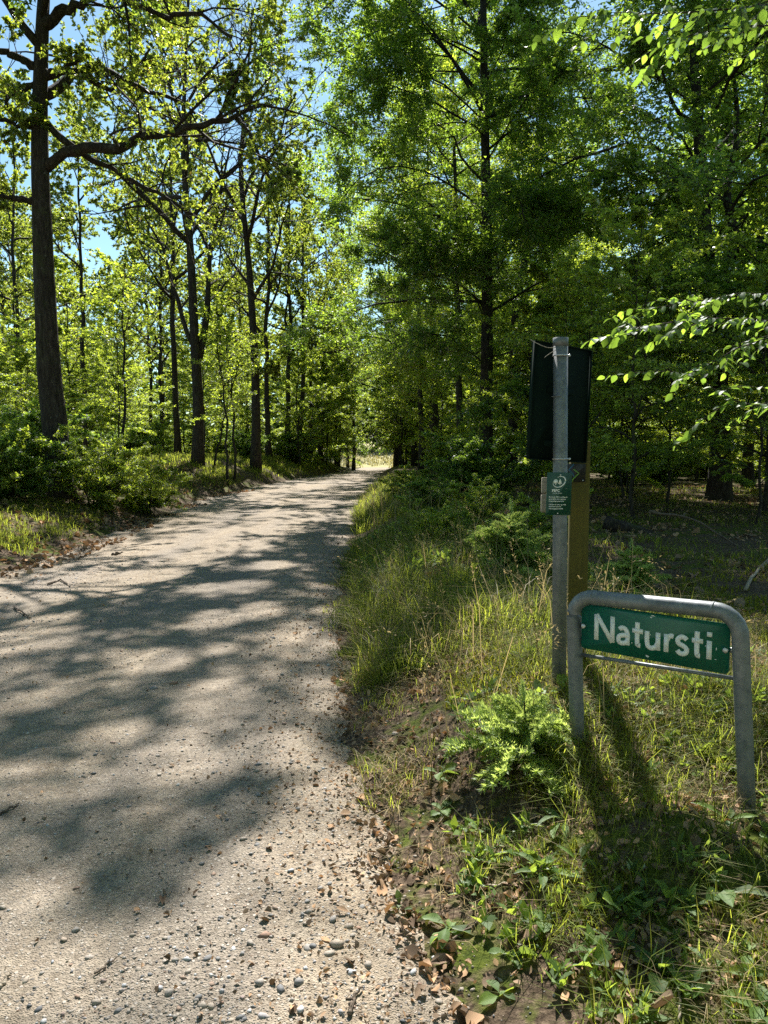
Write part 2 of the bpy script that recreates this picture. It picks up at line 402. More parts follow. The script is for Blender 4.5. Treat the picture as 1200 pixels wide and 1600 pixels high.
# leaves cut or kept by where their shadow lands, to place chosen sun patches
GAPS = []          # (x, y, rx, ry, angle, strength) of ground to be sunlit, or shaded if negative
def canopy_keep(w, rng, base):
    s = (w[:, 2] - .2) / SDIR[2]
    x = w[:, 0] - SDIR[0] * s; y = w[:, 1] - SDIR[1] * s
    # big irregular gaps everywhere
    n = vnoise(x * .34 + 7.3, y * .26 + 1.7, 91) * .6 + vnoise(x * .95, y * .7, 92) * .4
    keep = sstep(.36, .60, n) * (1 - base) + base
    # above the track: leaves thinned to dapple the ground with sun
    m = vnoise(x * .8 + 2.2, y * .62 + 9.1, 95) * .45 + vnoise(x * 1.9, y * 1.4, 96) * .33 + vnoise(x * 4.6, y * 3.4, 97) * .22
    onp = (x > -6) & (x < .6) & (y > -2) & (y < 60)
    keep = np.where(onp, sstep(.38, .46, m), keep)
    inner = onp & (x > -4.4) & (x < .05)
    keep = np.where(inner & (y < 3.75), 0.0, keep); keep = np.where(inner & (y >= 3.75) & (y < 9.5), 1.0, keep)
    for gx, gy, rx, ry, an, st in GAPS:
        c, s_ = math.cos(an), math.sin(an)
        u = ((x - gx) * c + (y - gy) * s_) / rx; v_ = (-(x - gx) * s_ + (y - gy) * c) / ry
        k = 1 - sstep(.75, 1.1, np.sqrt(u * u + v_ * v_))
        keep = keep * (1 - k) + (0 if st > 0 else 1) * k
    return rng.uniform(size=len(w)) < keep

class Wood:
    """skeleton lists of one tree, in coordinates relative to its base"""
    def __init__(s): s.lv = {}
    def put(s, k, pts, rad): s.lv.setdefault(k, []).append((pts, rad))
def mesh_levels(lst, k, jit, rng):
    g = Geo()
    for pts, rad in lst: g.add(*tubes(pts, rad, k, jit, rng))
    return g
def trunk_line(H, r0, lean, wig, rng, n=16, pts=None):
    if pts is None:
        z = np.linspace(-.25, H, n); tt = z / H
        xy = np.cumsum(rng.normal(size=(n, 2)) * wig, 0); xy -= xy[0]
        p = np.stack([lean[0] * tt * H + xy[:, 0], lean[1] * tt * H + xy[:, 1], z], 1)
    else: p = resample(catmull(pts, 5), n)
    tt = np.linspace(0, 1, n)
    r = r0 * (1 - .86 * tt ** 1.1); r[0] *= 1.45; r[1] *= 1.08
    return p[None], r[None]
def make_tree(kind, seed, H, r0, cb, spread, dens=1.0, lean=(0, 0), pts=None, limbs=(), origin=None, prune=None, n1=None, leaf=None, lsize=1.0, np1=9, trunk_n=16, hero=False, tri=True):
    """returns meshes (trunk, branches, crown). cb: crown base as fraction of height"""
    rng = np.random.default_rng(seed)
    TP, TR = trunk_line(H, r0, lean, .055 if kind == 'oak' else .04, rng, trunk_n, pts)
    if kind == 'bush':
        st = []
        for k in range(9):
            a = k * 2.4 + rng.uniform(-.5, .5); hh = H * rng.uniform(.5, 1.05); out = rng.uniform(.25, .75)
            b0 = np.array([math.cos(a), math.sin(a), 0]) * rng.uniform(0, .25)
            tz_ = np.linspace(0, 1, 10)[:, None]
            st.append(b0 + np.array([math.cos(a), math.sin(a), 0]) * out * H * tz_ ** 1.4 * .8 + np.array([0, 0, 1]) * hh * (tz_ - .18 * out * tz_ ** 3) + rng.normal(size=(10, 3)) * .03 - np.array([0, 0, .1]) * (1 - tz_))
        TP = np.array(st); TR = np.repeat((r0 * (1 - .8 * np.linspace(0, 1, 10)))[None], 9, 0)
    if kind == 'oak':
        n1 = n1 or 17; n2, n3 = 9, 8; m = int(44 * dens)
        P1, R1 = grow(TP, TR, n1, cb, .98, lambda t, L: spread * (1.15 - .75 * (t - cb) / (1 - cb)), lambda t: 1.25 - .65 * t, 0, .12, .16, np1, .022, rng, az0=rng.uniform(0, 6))
        for lp, lr in limbs:
            lp = resample(catmull(lp, 5), np1); lw = np.linspace(0, 1, np1)[:, None]
            lp = (lp + rng.normal(size=lp.shape) * (.35 if kind == 'oak' else .4) * lr * np.minimum(1, lw * 4))[None]
            P1 = np.concatenate([P1, lp]); R1 = np.concatenate([R1, (lr * np.linspace(1, .25, np1) * rng.uniform(.85, 1.15, np1))[None]])
        P2, R2 = grow(P1, R1, n2, .28, .98, lambda t, L: L * .48 * (1.1 - .5 * t), .9, .25, .15, .22, 5, .018, rng)
        P3, R3 = grow(P2, R2, n3, .25, 1.0, lambda t, L: np.minimum(L * .5, .9), .85, .2, .1, .25, 3, .012, rng)
        lf = leaves(P3, m, .105 * lsize, .066 * lsize, .25, rng, .3, .8); lmat = leaf or 'oak_leaf'; bm = 'oak_bark'
    elif kind == 'beech':
        n1 = n1 or 30; n2, n3 = 10, 9; m = int(44 * dens)
        P1, R1 = grow(TP, TR, n1, cb, .97, lambda t, L: spread * (.55 + .6 * np.sin(np.clip((t - cb) / (1 - cb), 0, 1) * 2.6 + .35)) * rng.uniform(.55, 1.25, t.shape), lambda t: 1.4 - .7 * t + rng.uniform(-.3, .3, t.shape), 0, .05, .13, np1, .009, rng, az0=rng.uniform(0, 6), droop=.6)
        for lp, lr in limbs:
            lp = resample(catmull(lp, 5), np1); lw = np.linspace(0, 1, np1)[:, None]
            lp = (lp + rng.normal(size=lp.shape) * (.35 if kind == 'oak' else .4) * lr * np.minimum(1, lw * 4))[None]
            P1 = np.concatenate([P1, lp]); R1 = np.concatenate([R1, (lr * np.linspace(1, .25, np1) * rng.uniform(.85, 1.15, np1))[None]])
        P2, R2 = grow(P1, R1, n2, .18, .98, lambda t, L: L * .42 * (1.15 - .7 * t), .9, .55, .04, .17, 5, .012, rng, droop=.3)
        P3, R3 = grow(P2, R2, n3, .15, 1.0, lambda t, L: np.minimum(L * .45, .8), .85, .5, 0, .16, 3, .008, rng, droop=.3)
        lf = leaves(P3, m, .085 * lsize, .058 * lsize, .62, rng, .05); lmat = leaf or 'beech_leaf'; bm = 'beech_bark'
    else:  # sapling / bush
        n1 = n1 or 16; n2, n3 = 9, 0; m = int(72 * dens)
        P1, R1 = grow(TP, TR, n1, cb, .98, lambda t, L: spread * (.35 + .85 * np.sin(np.pi * np.clip(t, 0, 1) ** .8)) * rng.uniform(.5, 1.3, t.shape), lambda t: 1.3 - .6 * t, 0, .10, .16, 7, .012, rng, az0=rng.uniform(0, 6), droop=.35, minr=.003)
        P3, R3 = grow(P1, R1, n2, .15, 1.0, lambda t, L: L * .42 * (1.15 - .6 * t), .8, .8, .02, .14, 5, .008, rng, minr=.0025, droop=.2)
        P2, R2 = None, None
        lf = leaves(P3, m, .068 * lsize, .048 * lsize, .65, rng, .05); lmat = leaf or 'young_sunlit_leaf'; bm = 'beech_bark'
    p = lf[0]
    if kind != 'oak': lf = (p + rng.normal(size=p.shape) * (.055 if kind == 'beech' else .03),) + lf[1:]; p = lf[0]
    if prune is not None:
        kp = canopy_keep(p + np.asarray(origin)[None], rng, prune); lf = tuple(a[kp] for a in lf)
    if tri: v, q = leaf_tris(*lf); crown = mk_mesh('crown', v, None, q, lmat)
    else: v, q = leaf_quads(*lf); crown = mk_mesh('crown', v, q, None, lmat)
    g = Geo(); g.add(*tubes(TP, TR, 14 if hero else 9, .05, rng)); tv = g.arrays()
    trunk = mk_mesh('trunk', tv[0], tv[1], tv[2], bm, True)
    nl_ = len(limbs); lims = []
    for k in range(len(P1) - nl_, len(P1)):
        g = Geo(); g.add(*tubes(P1[k:k + 1], R1[k:k + 1], 9, .08, rng)); lv_ = g.arrays(); lims.append(mk_mesh('limb', lv_[0], lv_[1], lv_[2], bm, True))
    g = Geo(); g.add(*tubes(P1[:len(P1) - nl_], R1[:len(P1) - nl_], 6 if hero else 4, .06, rng))
    if P2 is not None: g.add(*tubes(P2, R2, 3, .05, rng, False))
    if hero or P2 is None: g.add(*tubes(P3, R3, 3, 0, rng, False))
    bv = g.arrays()
    br = mk_mesh('branch_network', bv[0], bv[1], bv[2], bm, True)
    return (trunk, br, crown) + tuple(lims)
def put_tree(name, meshes, loc, rz=0, sc=1.0, label=None, cat='tree', group=None):
    e = empty(name, loc, rz, label, cat, group); e.scale = (sc, sc, sc)
    for nm, me in zip(('trunk', 'branch_network', 'crown') + ('limb',) * 20, meshes):
        c_ = link(nm, me, e)
        if nm in ('branch_network', 'crown'): c_['kind'] = 'stuff'
    return e
def base_at(px, D): 
    x = (px - 600) / FPX * (D * math.cos(PITCH)); return np.array([x, D, float(ground_z(x, D)) - .05])
def rel(lst, o): return [np.asarray(P(a, b, d)) - o for a, b, d in lst]

# ------------------------------------------------------------------ trees that can be told apart
# L1: the thick oak at the left edge with the long crooked limb
o1 = base_at(96, 15.5)
tp = [o1 - o1 + np.array([0, 0, -.3])] + rel([(84, 650, 15.5), (75, 560, 15.5), (70, 450, 15.5), (65, 330, 15.5), (62, 210, 15.5), (64, 100, 15.5), (68, 0, 15.5), (75, -120, 15.6), (60, -330, 15.8)], o1)
limbs1 = [(rel([(72, 262, 15.5), (98, 242, 15.4), (140, 233, 15.3), (190, 228, 15.2), (230, 214, 15.2), (262, 206, 15.1), (300, 203, 15), (345, 190, 15), (385, 176, 14.9), (428, 160, 14.8)], o1), .115),
          (rel([(70, 190, 15.5), (95, 215, 15.6), (128, 240, 15.7), (165, 258, 15.8), (205, 280, 15.9), (240, 298, 16), (290, 330, 16.1), (345, 358, 16.2)], o1), .075),
          (rel([(335, 192, 15), (352, 168, 15), (372, 132, 14.9)], o1), .05),
          (rel([(368, 183, 15), (390, 208, 15), (402, 240, 15), (420, 275, 15.1), (433, 292, 15.2)], o1), .05),
          (rel([(66, 40, 15.5), (95, 24, 15.4), (130, 2, 15.2), (175, -40, 15), (240, -80, 14.8)], o1), .12),
          (rel([(66, 120, 15.5), (92, 114, 15.5), (128, 118, 15.6), (158, 134, 15.7), (188, 132, 15.8), (222, 96, 15.9), (235, 75, 16)], o1), .085),
          (rel([(66, 116, 15.5), (100, 108, 15.3), (128, 90, 15.2)], o1), .075),
          (rel([(62, 200, 15.5), (30, 197, 15.4), (5, 188, 15.3), (-40, 180, 15.2)], o1), .06),
          (rel([(60, 108, 15.5), (30, 92, 15.4), (0, 80, 15.3), (-50, 70, 15.2)], o1), .085),
          (rel([(62, 128, 15.5), (35, 140, 15.4), (8, 155, 15.2), (14, 172, 15.1), (42, 182, 15)], o1), .06),
          (rel([(58, 316, 15.5), (30, 312, 15.4), (-30, 302, 15.2)], o1), .08),
          (rel([(68, -60, 15.5), (150, -30, 15.2), (215, 4, 15), (245, 20, 14.9), (275, 26, 14.9), (302, 22, 14.8), (330, 28, 14.8), (356, 62, 14.8)], o1), .10)]
wr = lambda l: [np.array(p) - o1 for p in l]  # limbs above the frame, added to shade the near track
limbs1 += [(wr([(-6.9, 15.5, 10.5), (-5.4, 15.2, 11.6), (-3.9, 14.8, 12.2), (-2.4, 14.4, 12.4), (-.9, 14.1, 12.1)]), .09),
           (wr([(-6.9, 15.6, 11.5), (-5.6, 14.6, 12.9), (-4.3, 13.8, 13.6), (-3.2, 13.2, 13.8), (-2.2, 12.6, 13.5)]), .08),
           (wr([(-6.9, 15.6, 12.5), (-5.5, 16.2, 13.8), (-4.2, 17.0, 14.6), (-2.8, 17.6, 14.9), (-1.2, 18.0, 14.6)]), .09)]
GAPS += [(-6.3, 20, 1.7, 9, 0, 1), (1.1, 3.2, 1.5, 2.2, 0, 1), (-.75, 3.05, .72, .24, 1.22, -1), (-1.3, 3.0, .45, .2, .9, -1), (.9, 9.5, 1.2, 4.2, 0, -1)]
for px, py, w_, h_ in [(243, 897, 110, 22), (154, 920, 150, 20), (98, 962, 70, 18), (387, 911, 75, 20), (322, 915, 50, 16), (415, 946, 70, 20), (336, 962, 80, 28), (462, 981, 64, 30), (355, 1004, 60, 16), (247, 1020, 115, 38), (47, 995, 140, 44), (336, 1079, 115, 54), (98, 1074, 70, 26), (187, 1125, 90, 44), (28, 1093, 90, 32), (280, 1167, 120, 62), (117, 1205, 170, 44), (470, 1160, 90, 50), (430, 880, 60, 12)]:
    g_ = G(px, py); GAPS.append((g_[0], g_[1], w_ * .62 / FPX * g_[1], h_ * .62 * g_[1] ** 2 / (1.5 * FPX), 0, 1))
m1 = make_tree('oak', 11, 17, .27, .55, 4.2, .6, pts=tp, limbs=limbs1, origin=o1, prune=.5, n1=7, trunk_n=30, lsize=.85, np1=20, hero=True, tri=False)
put_tree('oak_tree', m1, o1, label='thick dark oak at the left edge with a long crooked limb reaching right')
o9 = np.array([-7.6, 11.6, 0]); o9[2] = ground_z(o9[0], o9[1])  # unseen beech, added so its high limbs shade the near track
wl9 = lambda l: [np.array(p) - o9 for p in l]
lb9 = [(wl9([(-7.5, 11.6, 8.6 + .5 * k), (-6.0, 11.9 + dy * .3, 9.8 + .5 * k), (-4.4, 12.2 + dy * .6, 10.8 + .4 * k), (-2.8, 12.4 + dy * .9, 11.2 + .4 * k), (xe, 12.6 + dy * 1.1, 11.1 + .35 * k)]), .07) for k, (dy, xe) in enumerate([(-.5, -1.4), (1.2, -.9), (3.0, -1.0), (.3, -.2), (4.8, -1.4), (2.2, -.1), (6.2, -1.2), (4.0, .1)])]
put_tree('beech_tree', make_tree('beech', 19, 16, .2, .6, 3.0, .5, limbs=lb9, origin=o9, prune=.6, n1=8, lsize=1.35, hero=True), o9, label='unseen beech added outside the left edge to shade the near track')
# L2: forked oak
o2 = base_at(308, 27)
tp = [np.array([0, 0, -.3])] + rel([(310, 640, 27), (306, 560, 27), (302, 480, 27), (298, 400, 27), (292, 320, 27.2), (286, 220, 27.4), (290, 100, 27.5), (296, -20, 27.6)], o2)
lb = [(rel([(304, 545, 27), (288, 510, 27), (275, 460, 27), (262, 410, 26.8), (245, 370, 26.6), (225, 335, 26.4)], o2), .09),
      (rel([(308, 570, 27), (319, 520, 27.2), (327, 465, 27.4), (328, 400, 27.6), (340, 320, 27.8), (362, 230, 28)], o2), .13)]
put_tree('oak_tree', make_tree('oak', 12, 17, .20, .42, 4.6, 1.45, pts=tp, limbs=lb, origin=o2, prune=.55, n1=13, hero=True), o2,
         label='oak left of the track whose trunk forks in two at mid height')
# L3: straight reddish trunk nearest the track on the left
o3 = base_at(399, 32)
tp = [np.array([0, 0, -.3])] + rel([(400, 640, 32), (398, 560, 32), (393, 470, 32), (388, 400, 32), (381, 335, 32), (376, 250, 32), (385, 150, 32.2), (392, 40, 32.4)], o3)
lb = [(rel([(394, 470, 32), (412, 440, 31.8), (430, 405, 31.6), (438, 360, 31.4), (455, 310, 31)], o3), .075),
      (rel([(390, 445, 32), (370, 420, 32.2), (352, 395, 32.4), (330, 345, 32.6)], o3), .065),
      (rel([(384, 372, 32), (398, 345, 31.7), (412, 325, 31.5), (432, 262, 31.3)], o3), .08),
      (rel([(400, 600, 32), (416, 585, 31.8), (428, 580, 31.6)], o3), .035)]
put_tree('oak_tree', make_tree('oak', 13, 18, .20, .5, 4.6, 1.45, pts=tp, limbs=lb, origin=o3, prune=.5, n1=13, hero=True), o3,
         label='straight reddish brown oak trunk on the grass bank left of the track')
# slimmer trunks further along the left bank
LT = [(421, 40, .15, 'slim oak right behind the straight reddish brown trunk', 21),
      (450, 46, .17, 'slim oak left of the pair standing half way down the track', 22),
      (468, 46, .16, 'slim forked oak right of the pair standing half way down the track', 23),
      (487, 52, .13, 'thin oak left of two, past the forked slim oak on the left bank', 24),
      (502, 55, .16, 'thin oak right of two, past the forked slim oak on the left bank', 25),
      (528, 60, .13, 'thin oak among the bushes near the far end of the left bank', 26),
      (552, 66, .15, 'lone thin trunk at the track edge beside the far meadow opening', 27)]
for px, D, r, lab, sd_ in LT:
    o = base_at(px, D)
    put_tree('oak_tree', make_tree('oak', sd_, 16.5, r, .36, 3.4, .62, lean=(random.uniform(-.01, .05), 0), origin=o, prune=.5, n1=12, lsize=1.3), o, label=lab)
# R1: the big dark beech right of the track
o4 = base_at(760, 22)
tp = [np.array([0, 0, -.3])] + rel([(760, 640, 22), (761, 480, 22), (760, 320, 22), (757, 160, 22), (755, 0, 22), (752, -200, 22.1), (748, -400, 22.2)], o4)
lb = [(rel([(757, 190, 22), (690, 130, 21.5), (620, 110, 21), (555, 140, 20.5), (500, 200, 20)], o4), .03),
      ([np.array(p) - o4 for p in [(2.9, 22, 12.5), (1.6, 21, 14), (.2, 20, 14.6), (-1.4, 19.2, 14.6), (-2.8, 18.6, 14.1)]], .05),  # this limb and the next, mostly above the frame, added to shade the track
      ([np.array(p) - o4 for p in [(2.9, 22, 10.5), (1.4, 20.8, 12.2), (.0, 19.8, 13), (-1.2, 18.6, 13), (-2.2, 17.6, 12.5)]], .05),
      (rel([(757, 100, 22), (690, 60, 21.6), (620, 40, 21.2), (550, 70, 20.8), (490, 130, 20.3)], o4), .03),
      (rel([(758, 480, 22), (710, 440, 21.6), (650, 430, 21.2), (600, 460, 20.8)], o4), .04),
      (rel([(757, 330, 22), (690, 280, 21.6), (620, 260, 21.2), (560, 280, 20.8), (515, 340, 20.4)], o4), .03),
      (rel([(757, 60, 22), (680, 0, 21.5), (600, -30, 21), (520, 0, 20.3), (455, 70, 19.8)], o4), .033),
      (rel([(758, 430, 22), (700, 395, 21.5), (640, 380, 21), (580, 400, 20.6)], o4), .033),
      (rel([(756, 240, 22), (830, 180, 21.5), (900, 150, 21), (960, 170, 20.5)], o4), .035),
      (rel([(758, 400, 22), (830, 350, 21.5), (890, 335, 21), (950, 360, 20.6)], o4), .033)]
GAPS_R = []
put_tree('beech_tree', make_tree('beech', 14, 21, .20, .12, 4.3, 1.5, pts=tp, limbs=lb, origin=o4, prune=.76, n1=42, lsize=1.12, hero=True), o4,
         label='tall dark beech right of the track with a straight black trunk and tiered foliage')
# R2..R4 further along the right side
RT = [(716, 30, .15, 4.8, 34, 'slim sunlit beech just left of the tall dark beech'),
      (658, 35, .13, 5.0, 35, 'slim leafy beech right of the track before the brown trunks, leaning over it'),
      (678, 40, .26, 4.8, 31, 'brown beech trunk right of the track, nearer of the pair before the dark arch'),
      (648, 47, .19, 4.4, 32, 'slimmer brown beech trunk just left of the nearer one before the dark arch'),
      (624, 58, .33, 6.4, 33, 'leaning beech at the far end of the track whose crown arches over it')]
for px, D, r, spd, sd_, lab in RT:
    o = base_at(px, D)
    put_tree('beech_tree', make_tree('beech', sd_, 17, r, .2 if sd_ != 33 else .10, spd, .8, lean=(-.05 if sd_ == 33 else -.035, 0), origin=o, prune=.75, n1=26, lsize=1.25, leaf='young_sunlit_leaf' if sd_ in (34, 31) else None), o, label=lab)
# R5: pale stem leaning right behind the dark beech
o5 = base_at(800, 27)
tp = [np.array([0, 0, -.3])] + rel([(802, 600, 27), (806, 480, 27), (822, 400, 27), (838, 300, 27), (846, 200, 27), (842, 90, 27), (805, 0, 27), (800, -150, 27)], o5)
put_tree('beech_tree', make_tree('beech', 15, 18, .19, .3, 3.2, .7, pts=tp, origin=o5, prune=.55, n1=24, hero=True), o5, label='paler bent beech stem behind the tall dark beech, leaning right')
# R7: forked beech at the right edge
o7 = base_at(1126, 17)
tp = [np.array([0, 0, -.3])] + rel([(1126, 700, 17), (1124, 600, 17), (1119, 500, 17), (1104, 400, 17), (1098, 300, 17), (1090, 180, 17), (1082, 40, 17), (1080, -160, 17)], o7)
lb = [(rel([(1121, 520, 17), (1130, 450, 17), (1138, 385, 17.1), (1140, 300, 17.2), (1150, 200, 17.3), (1158, 120, 17.4)], o7), .14),
      (rel([(1104, 400, 17), (1060, 330, 16.5), (1035, 285, 16.2), (990, 260, 15.8)], o7), .05),
      (rel([(1090, 200, 17), (1050, 160, 16.5), (1030, 100, 16.2), (1000, 60, 16)], o7), .05)]
put_tree('beech_tree', make_tree('beech', 16, 16, .235, .14, 4.0, 1.0, pts=tp, limbs=lb, origin=o7, prune=.6, n1=34, lsize=1.25, hero=True), o7, label='dark beech at the right edge whose trunk splits into a narrow fork')

# ------------------------------------------------------------------ shared kinds for the wood behind
KO = [make_tree('oak', 51 + k, 17, .135, .36, 3.6, .6, lsize=1.35, n1=13) for k in range(2)]
KB = [make_tree('beech', 61 + k, 17, .15, (.2, .3)[k], 3.6, .55, lsize=1.6, n1=24, leaf=('beech_leaf', 'young_sunlit_leaf')[k]) for k in range(2)]
KS = [make_tree('sapling', 71 + k, 5.0 + k, .04, .15, 1.7, .95, lsize=1.4, n1=20, leaf='young_sunlit_leaf') for k in range(3)]
KT = make_tree('sapling', 77, 5.5, .045, .4, 1.1, .25, lsize=1.3, n1=14, leaf='young_sunlit_leaf')
KU = [make_tree('bush', 81 + k, 2.5, .022, .08, .8, .5, lsize=1.15, n1=8, leaf=('beech_leaf', 'young_sunlit_leaf', 'young_sunlit_leaf')[k]) for k in range(3)]  # lighter leaf colour on some bushes paints in their glossy highlights
rb = np.random.default_rng(5)
SHARED = []
def shared(name, meshes, loc, rz, sc, noun, cat, group):
    e = put_tree(name, meshes, loc, rz, sc, noun, cat, group); SHARED.append((e, noun, sc, 600 + loc[0] / loc[1] * FPX, loc[1], loc[0] > -2)); return e
def name_shared():
    cells = {}
    for e, noun, sc, px, y, right in SHARED:
        if right: w_ = 'behind the brown trunks' if px < 715 else 'behind the tall dark beech' if px < 800 else 'behind the posts' if px < 940 else 'right of the posts' if px < 1070 else 'by the forked beech'
        else: w_ = 'left of the thick oak' if px < 70 else 'right of the thick oak' if px < 270 else 'behind the forked oak' if px < 350 else 'behind the straight reddish trunk' if px < 425 else 'along the far left bank'
        d_ = 'nearby' if y < 26 else 'farther back' if y < 45 else 'deep in the wood'
        cells.setdefault((('small ' if sc < .85 else 'large ' if sc > 1.05 else '') + noun, w_, d_), []).append((px, e))
    O = ['first', 'second', 'third', 'fourth', 'fifth', 'sixth', 'seventh', 'eighth', 'ninth', 'tenth', 'eleventh', 'twelfth', 'thirteenth', 'fourteenth', 'fifteenth', 'sixteenth', 'seventeenth', 'eighteenth', 'nineteenth', 'twentieth']
    for (a_, w_, d_), l in cells.items():
        for k, (px, e) in enumerate(sorted(l, key=lambda q_: q_[0])):
            e['label'] = f'{a_} {w_}, {d_}' + (f', {O[min(k, 19)]} from left' if len(l) > 1 else '')
placed = [(o[0], o[1]) for o in (o1, o2, o3, o4, o5, o7)]
def spots(n, xr, yr, dmin, clear, rng, tries=4000):
    out = []
    for _ in range(tries):
        if len(out) >= n: break
        y = rng.uniform(*yr); x = rng.uniform(*xr) * (y / yr[1]) if False else rng.uniform(*xr)
        if el(y) - clear[0] < x < er(y) + clear[1]: continue
        if abs(x) > y * .62 + 3: continue
        if any((x - a) ** 2 + (y - b) ** 2 < dmin ** 2 for a, b in placed): continue
        if x < 0 and y < 38 and x > el(y) - 5 and dmin < 1.45: continue
        if dmin > 2.5 and -3.5 < x < 6.5 and y < 26: continue
        placed.append((x, y)); out.append((x, y))
    return out
for x, y in spots(32, (-42, -9.5), (33, 85), 3.0, (2.2, 2), rb):
    k = rb.integers(0, 2); o = at(x, y) - [0, 0, .05]
    shared('oak_tree', KO[k], o, rb.uniform(0, 6.28), rb.uniform(.85, 1.15), 'slender oak', 'tree', 'oaks in the wood left of the track')
for x, y in spots(27, (3.5, 44), (19, 85), 3.4, (2, 2.4), rb):
    k = rb.integers(0, 2); o = at(x, y) - [0, 0, .05]
    shared('beech_tree', KB[k], o, rb.uniform(0, 6.28), rb.uniform(.85, 1.15), 'slender beech', 'tree', 'beeches in the wood right of the track')
for x, y in spots(70, (-34, -6), (18, 70), 1.4, (3.2, 2), rb):
    k = rb.integers(0, 3); o = at(x, y) - [0, 0, .03]
    shared('sapling', KS[k], o, rb.uniform(0, 6.28), rb.uniform(.7, 1.25), 'green sapling', 'sapling', 'saplings left of the track')
for x, y in spots(90, (1.8, 34), (13, 70), 1.3, (2, 2.2), rb):
    k = rb.integers(0, 3); o = at(x, y) - [0, 0, .03]
    shared('sapling', KS[k], o, rb.uniform(0, 6.28), rb.uniform(.7, 1.25), 'green sapling', 'sapling', 'saplings right of the track')
for k, (x, y) in enumerate([(-8, -5), (-3.5, -12), (2.5, -8), (7.5, -4), (6, -14), (-10, -14), (12, 1), (0, -18), (-13, 3), (10, -10)]):  # unseen trees, added to hold skylight off surfaces facing the camera
    put_tree('beech_tree', KB[k % 2], at(x, y) - [0, 0, .05], k * 1.3, 1.0, 'beech in the wood behind the viewpoint, outside the picture', 'tree', 'beeches behind the viewpoint')
for x, y in spots(18, (3.6, 13), (9.5, 19), 1.2, (2, 3.2), rb):
    shared('sapling', KS[rb.integers(0, 3)], at(x, y) - [0, 0, .03], rb.uniform(0, 6.28), rb.uniform(.55, .85), 'green sapling', 'sapling', 'saplings right of the track')
for k in range(22):
    y = rb.uniform(42, 74); side = k % 2; x = float(er(y)) + rb.uniform(1.0, 3.0) if side else float(el(y)) - rb.uniform(.6, 2.2)
    shared('sapling', KS[rb.integers(0, 3)], at(x, y) - [0, 0, .03], rb.uniform(0, 6.28), rb.uniform(1.0, 1.7), 'green sapling', 'sapling', 'saplings right of the track' if side else 'saplings left of the track')
for k, (dx, y, sd_) in enumerate([(.9, 61, 1), (-.7, 58, 0), (.8, 69, 1), (-.6, 71, 0), (1.6, 52, 1), (-1.4, 50, 0)]):
    x = float(er(y)) + dx if sd_ else float(el(y)) + dx
    shared('beech_tree', KB[k % 2], at(x, y) - [0, 0, .03], k * 1.9, .62, 'slender beech', 'tree', 'beeches in the wood right of the track' if sd_ else 'beeches at the far left bank')
# bushes one can tell apart on the left
BU = [(22, 14.3, .68, 'leafy beech bush at the left edge hiding the foot of the bank'),
      (150, 15.2, .72, 'glossy beech bush in front of the thick oak trunk'),
      (228, 16.6, .62, 'low beech bush right of the thick oak, above the sunny grass'),
      (40, 17.0, .95, 'tall beech bush behind the one at the left edge'),
      (-45, 13.6, .8, 'beech bush cut off by the left edge of the picture')]
for k, (px, D, s, lab) in enumerate(BU):
    o = base_at(px, D); put_tree('beech_bush', KU[k % 3], o, k * 1.7, s, lab, 'bush')
for x, y in spots(30, (-16, -3.5), (34, 72), 1.5, (1.2, 2), rb):
    shared('beech_bush', KU[rb.integers(0, 3)], at(x, y) - [0, 0, .05], rb.uniform(0, 6.28), rb.uniform(.6, 1.1), 'leafy bush', 'bush', 'bushes along the left bank')
for x, y in spots(50, (1.6, 16), (12.5, 66), 1.3, (1, 1.9), rb):
    shared('beech_bush', KU[rb.integers(0, 3)], at(x, y) - [0, 0, .05], rb.uniform(0, 6.28), rb.uniform(.5, 1.0), 'leafy bush', 'bush', 'bushes in the shade right of the track')
name_shared()
for k, (d, y, s_, lab) in enumerate([(1.5, 7.2, .24, 'ankle-high leafy shrub on the verge behind the pale spruce'), (1.1, 9.0, .26, 'small leafy shrub in the shaded verge grass'), (1.9, 10.5, .34, 'leafy shrub at the back of the verge before the tall dark beech'), (1.3, 12.5, .36, 'leafy shrub on the verge further down the track'), (2.3, 8.6, .3, 'leafy shrub left of the steel post, behind the pale spruce'), (1.0, 15.5, .34, 'low shrub at the track edge, far down the verge'), (2.0, 15, .45, 'dark leafy shrub below the tall dark beech')]):
    put_tree('verge_shrub', KU[k % 3], at(float(er(y)) + d, y) - [0, 0, .02], k * 1.1, s_, lab, 'shrub')
# thin stems one can pick out in the left undergrowth
for px, D, s, lab, tl in [(193, 17.5, .9, 'thin dark sapling stem between the thick oak and the forked oak', -.05),
                          (357, 26, 1.0, 'thin sapling leaning left, beside the forked oak', -.14), (364, 27.5, 1.05, 'thin upright sapling between the forked oak and the reddish trunk', 0.0),
                          (336, 27.5, .8, 'thin sapling leaning against the foot of the forked oak', -.2)]:
    o = base_at(px, D); e = put_tree('sapling', KT, o, px, s * 1.1, lab, 'sapling'); e.rotation_euler = (0, tl, px)

